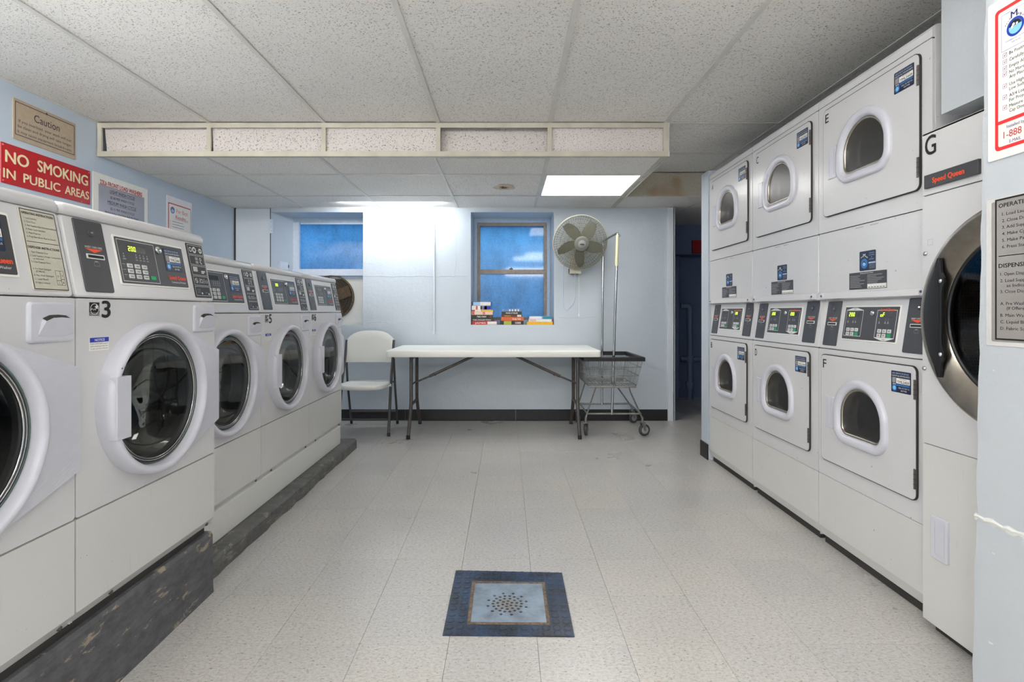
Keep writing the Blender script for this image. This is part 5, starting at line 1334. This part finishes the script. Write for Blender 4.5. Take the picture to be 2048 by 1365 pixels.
c_wht, c_org, c_brn, c_grn, c_teal, c_olive, c_blu, c_lb = P_('book_white', (226, 222, 218)), P_('book_orange', (206, 96, 48)), P_('book_brown', (92, 50, 42)), P_('book_green', (40, 52, 40)), P_('book_teal', (20, 130, 150)), P_('book_olive', (168, 168, 60)), P_('book_blue', (26, 40, 150)), P_('book_lightblue', (150, 190, 226))
YK = 5.385
book(gx(150), gx(690), zf(648), zf(578), YK, .14, c_red, 'red paperback with white lower edge, bottom of the left book stack', bands=((.62, .99, c_wht),), words=('JAMES', .12, .55, c_wht))
book(gx(140), gx(630), zf(577), zf(517), YK + .004, .15, c_dk, 'dark brown book second from the bottom of the left stack', words=('THE COLLECTION', .06, .85, c_wht))
book(gx(140), gx(602), zf(516), zf(438), YK + .001, .15, c_blk, 'black book with white title in the middle of the left stack', bands=((.84, .97, c_brn),), words=('THE S WAY', .25, .70, c_wht))
book(gx(140), gx(598), zf(437), zf(366), YK + .003, .145, c_crm, 'cream book with red spots in the left stack', bands=((.02, .14, P_('spot', (200, 90, 80))), (.53, .64, P_('spot2', (214, 110, 100)))))
book(gx(150), gx(622), zf(365), zf(332), YK + .002, .15, c_red, 'thin red and yellow book, third from the top of the left stack', bands=((.14, .42, c_wht), (.45, .97, c_yel)))
book(gx(146), gx(552), zf(331), zf(240), YK, .14, c_wht, 'thick white and dark blue book, second from the top of the left stack', bands=((.22, .32, c_org), (.46, .58, c_dk), (.60, 1.0, c_blu), (.68, .80, c_olive)))
book(gx(152), gx(568), zf(239), zf(156), YK + .006, .13, c_nvy, 'thick navy covered book with pages facing out, top of the left stack', bands=((.06, .42, c_lb), (.42, .97, c_wht)))
book(gx(756), gx(1264), zf(652), zf(566), YK, .15, c_blk, 'black book with yellow green spine panel, bottom of the middle stack', bands=((.16, .48, c_olive), (.62, .9, c_brn)), words=('CURSE', .64, .88, c_wht))
book(gx(782), gx(1264), zf(565), zf(484), YK + .003, .15, c_org, 'orange book in the middle stack', words=('Family Table', .50, .88, c_wht))
book(gx(786), gx(1232), zf(483), zf(434), YK + .002, .145, c_brn, 'brown book with a small white oval in the middle stack', bands=((.76, .96, c_wht),), words=('HARDBACK', .14, .46, c_yel))
book(gx(790), gx(1222), zf(433), zf(366), YK + .001, .15, c_grn, 'dark green book, second from the top of the middle stack', words=('THE END OF THE LINE', .20, .80, c_wht))
book(gx(800), gx(1215), zf(365), zf(314), YK + .008, .13, P_('book_steelblue', (96, 130, 176)), 'pale blue book with white squares, top of the middle stack', bands=((.36, .44, c_wht), (.50, .58, c_wht), (.65, .74, c_wht), (.80, .88, c_wht)))
book(gx(1330), gx(1892), zf(655), zf(588), YK, .16, c_yel, 'yellow book at the bottom of the right stack')
book(gx(1376), gx(1886), zf(587), zf(532), YK + .002, .15, c_wht, 'thin white and red book in the middle of the right stack', bands=((.02, .3, P_('book_pink', (226, 170, 160))), (.96, 1., c_red)))
book(gx(1384), gx(1866), zf(531), zf(468), YK + .006, .15, c_lb, 'light blue and teal book, top of the right stack', bands=((.60, 1.0, c_teal), (.02, .55, c_wht)))

# ================================================================== SMALL FIXTURES
e = empty('conduit', (-.727, YB, 0), 0, 'thin white conduit running down the back wall left of the wired window', 'pipe')
b = B(); b.tube([(0, -.014, .89), (0, -.014, 2.14)], .009, 8); b.build('pipe', M['door_paint'], e)
b = B(); b.tube([(0, -.014, .875), (0, -.014, .895)], .014, 8); b.box(-.02, .02, -.004, 0, .87, .9); b.build('end_cap', M['door_paint'], e)
e = empty('outlet_box', (-2.318, 5.50, 1.50), R(70), 'small white outlet box on the left jamb of the far left window', 'outlet'); 
B().plate(-.05, .05, -.03, .11, -.035, .02, .004, .003).build('box', M['frame_white'], e)
B().box(.07, .085, -.012, .01, .055, .085).build('latch', M['gap'], e)
# passage pipes and box
e = empty('passage_pipe', (2.13, 6.68, 0), 0, 'fat vertical blue painted pipe in the dark passage', 'pipe'); b = B(); b.tube([(0, 0, .0), (0, 0, 1.79)], .042, 12); b.build('pipe', M['pipe_blue'], e)
b = B(); b.tube([(0, 0, .16), (0, 0, .22)], .055, 12); b.tube([(0, 0, .14), (0, 0, .17)], .065, 12); b.build('collar', M['pipe_blue'], e)
e = empty('branch_pipe', (2.30, 6.68, 0), 0, 'thinner bent blue painted pipe with joints in the dark passage', 'pipe'); b = B(); b.tube([(-.115, 0, 1.17), (-.04, 0, 1.17), (-.01, 0, 1.16), (0, 0, 1.12), (0, 0, .0)], .032, 10); b.tube([(-.115, 0, .50), (.25, 0, .50)], .025, 10); b.build('pipe', M['pipe_blue'], e)
b = B(); b.tube([(0, 0, .46), (0, 0, .54)], .046, 12); b.tube([(0, 0, .13), (0, 0, .22)], .05, 12); b.tube([(.06, 0, .50), (.1, 0, .50)], .038, 10); b.build('joint', M['pipe_blue'], e)
o = B().box(2.24, 2.40, 6.40, 6.449, 1.80, 1.955).build('red_wall_box', M['darkred']); tagp(o, 'dark red box on the bulkhead in the dark passage', 'box')  # plain red box, its kind unknown
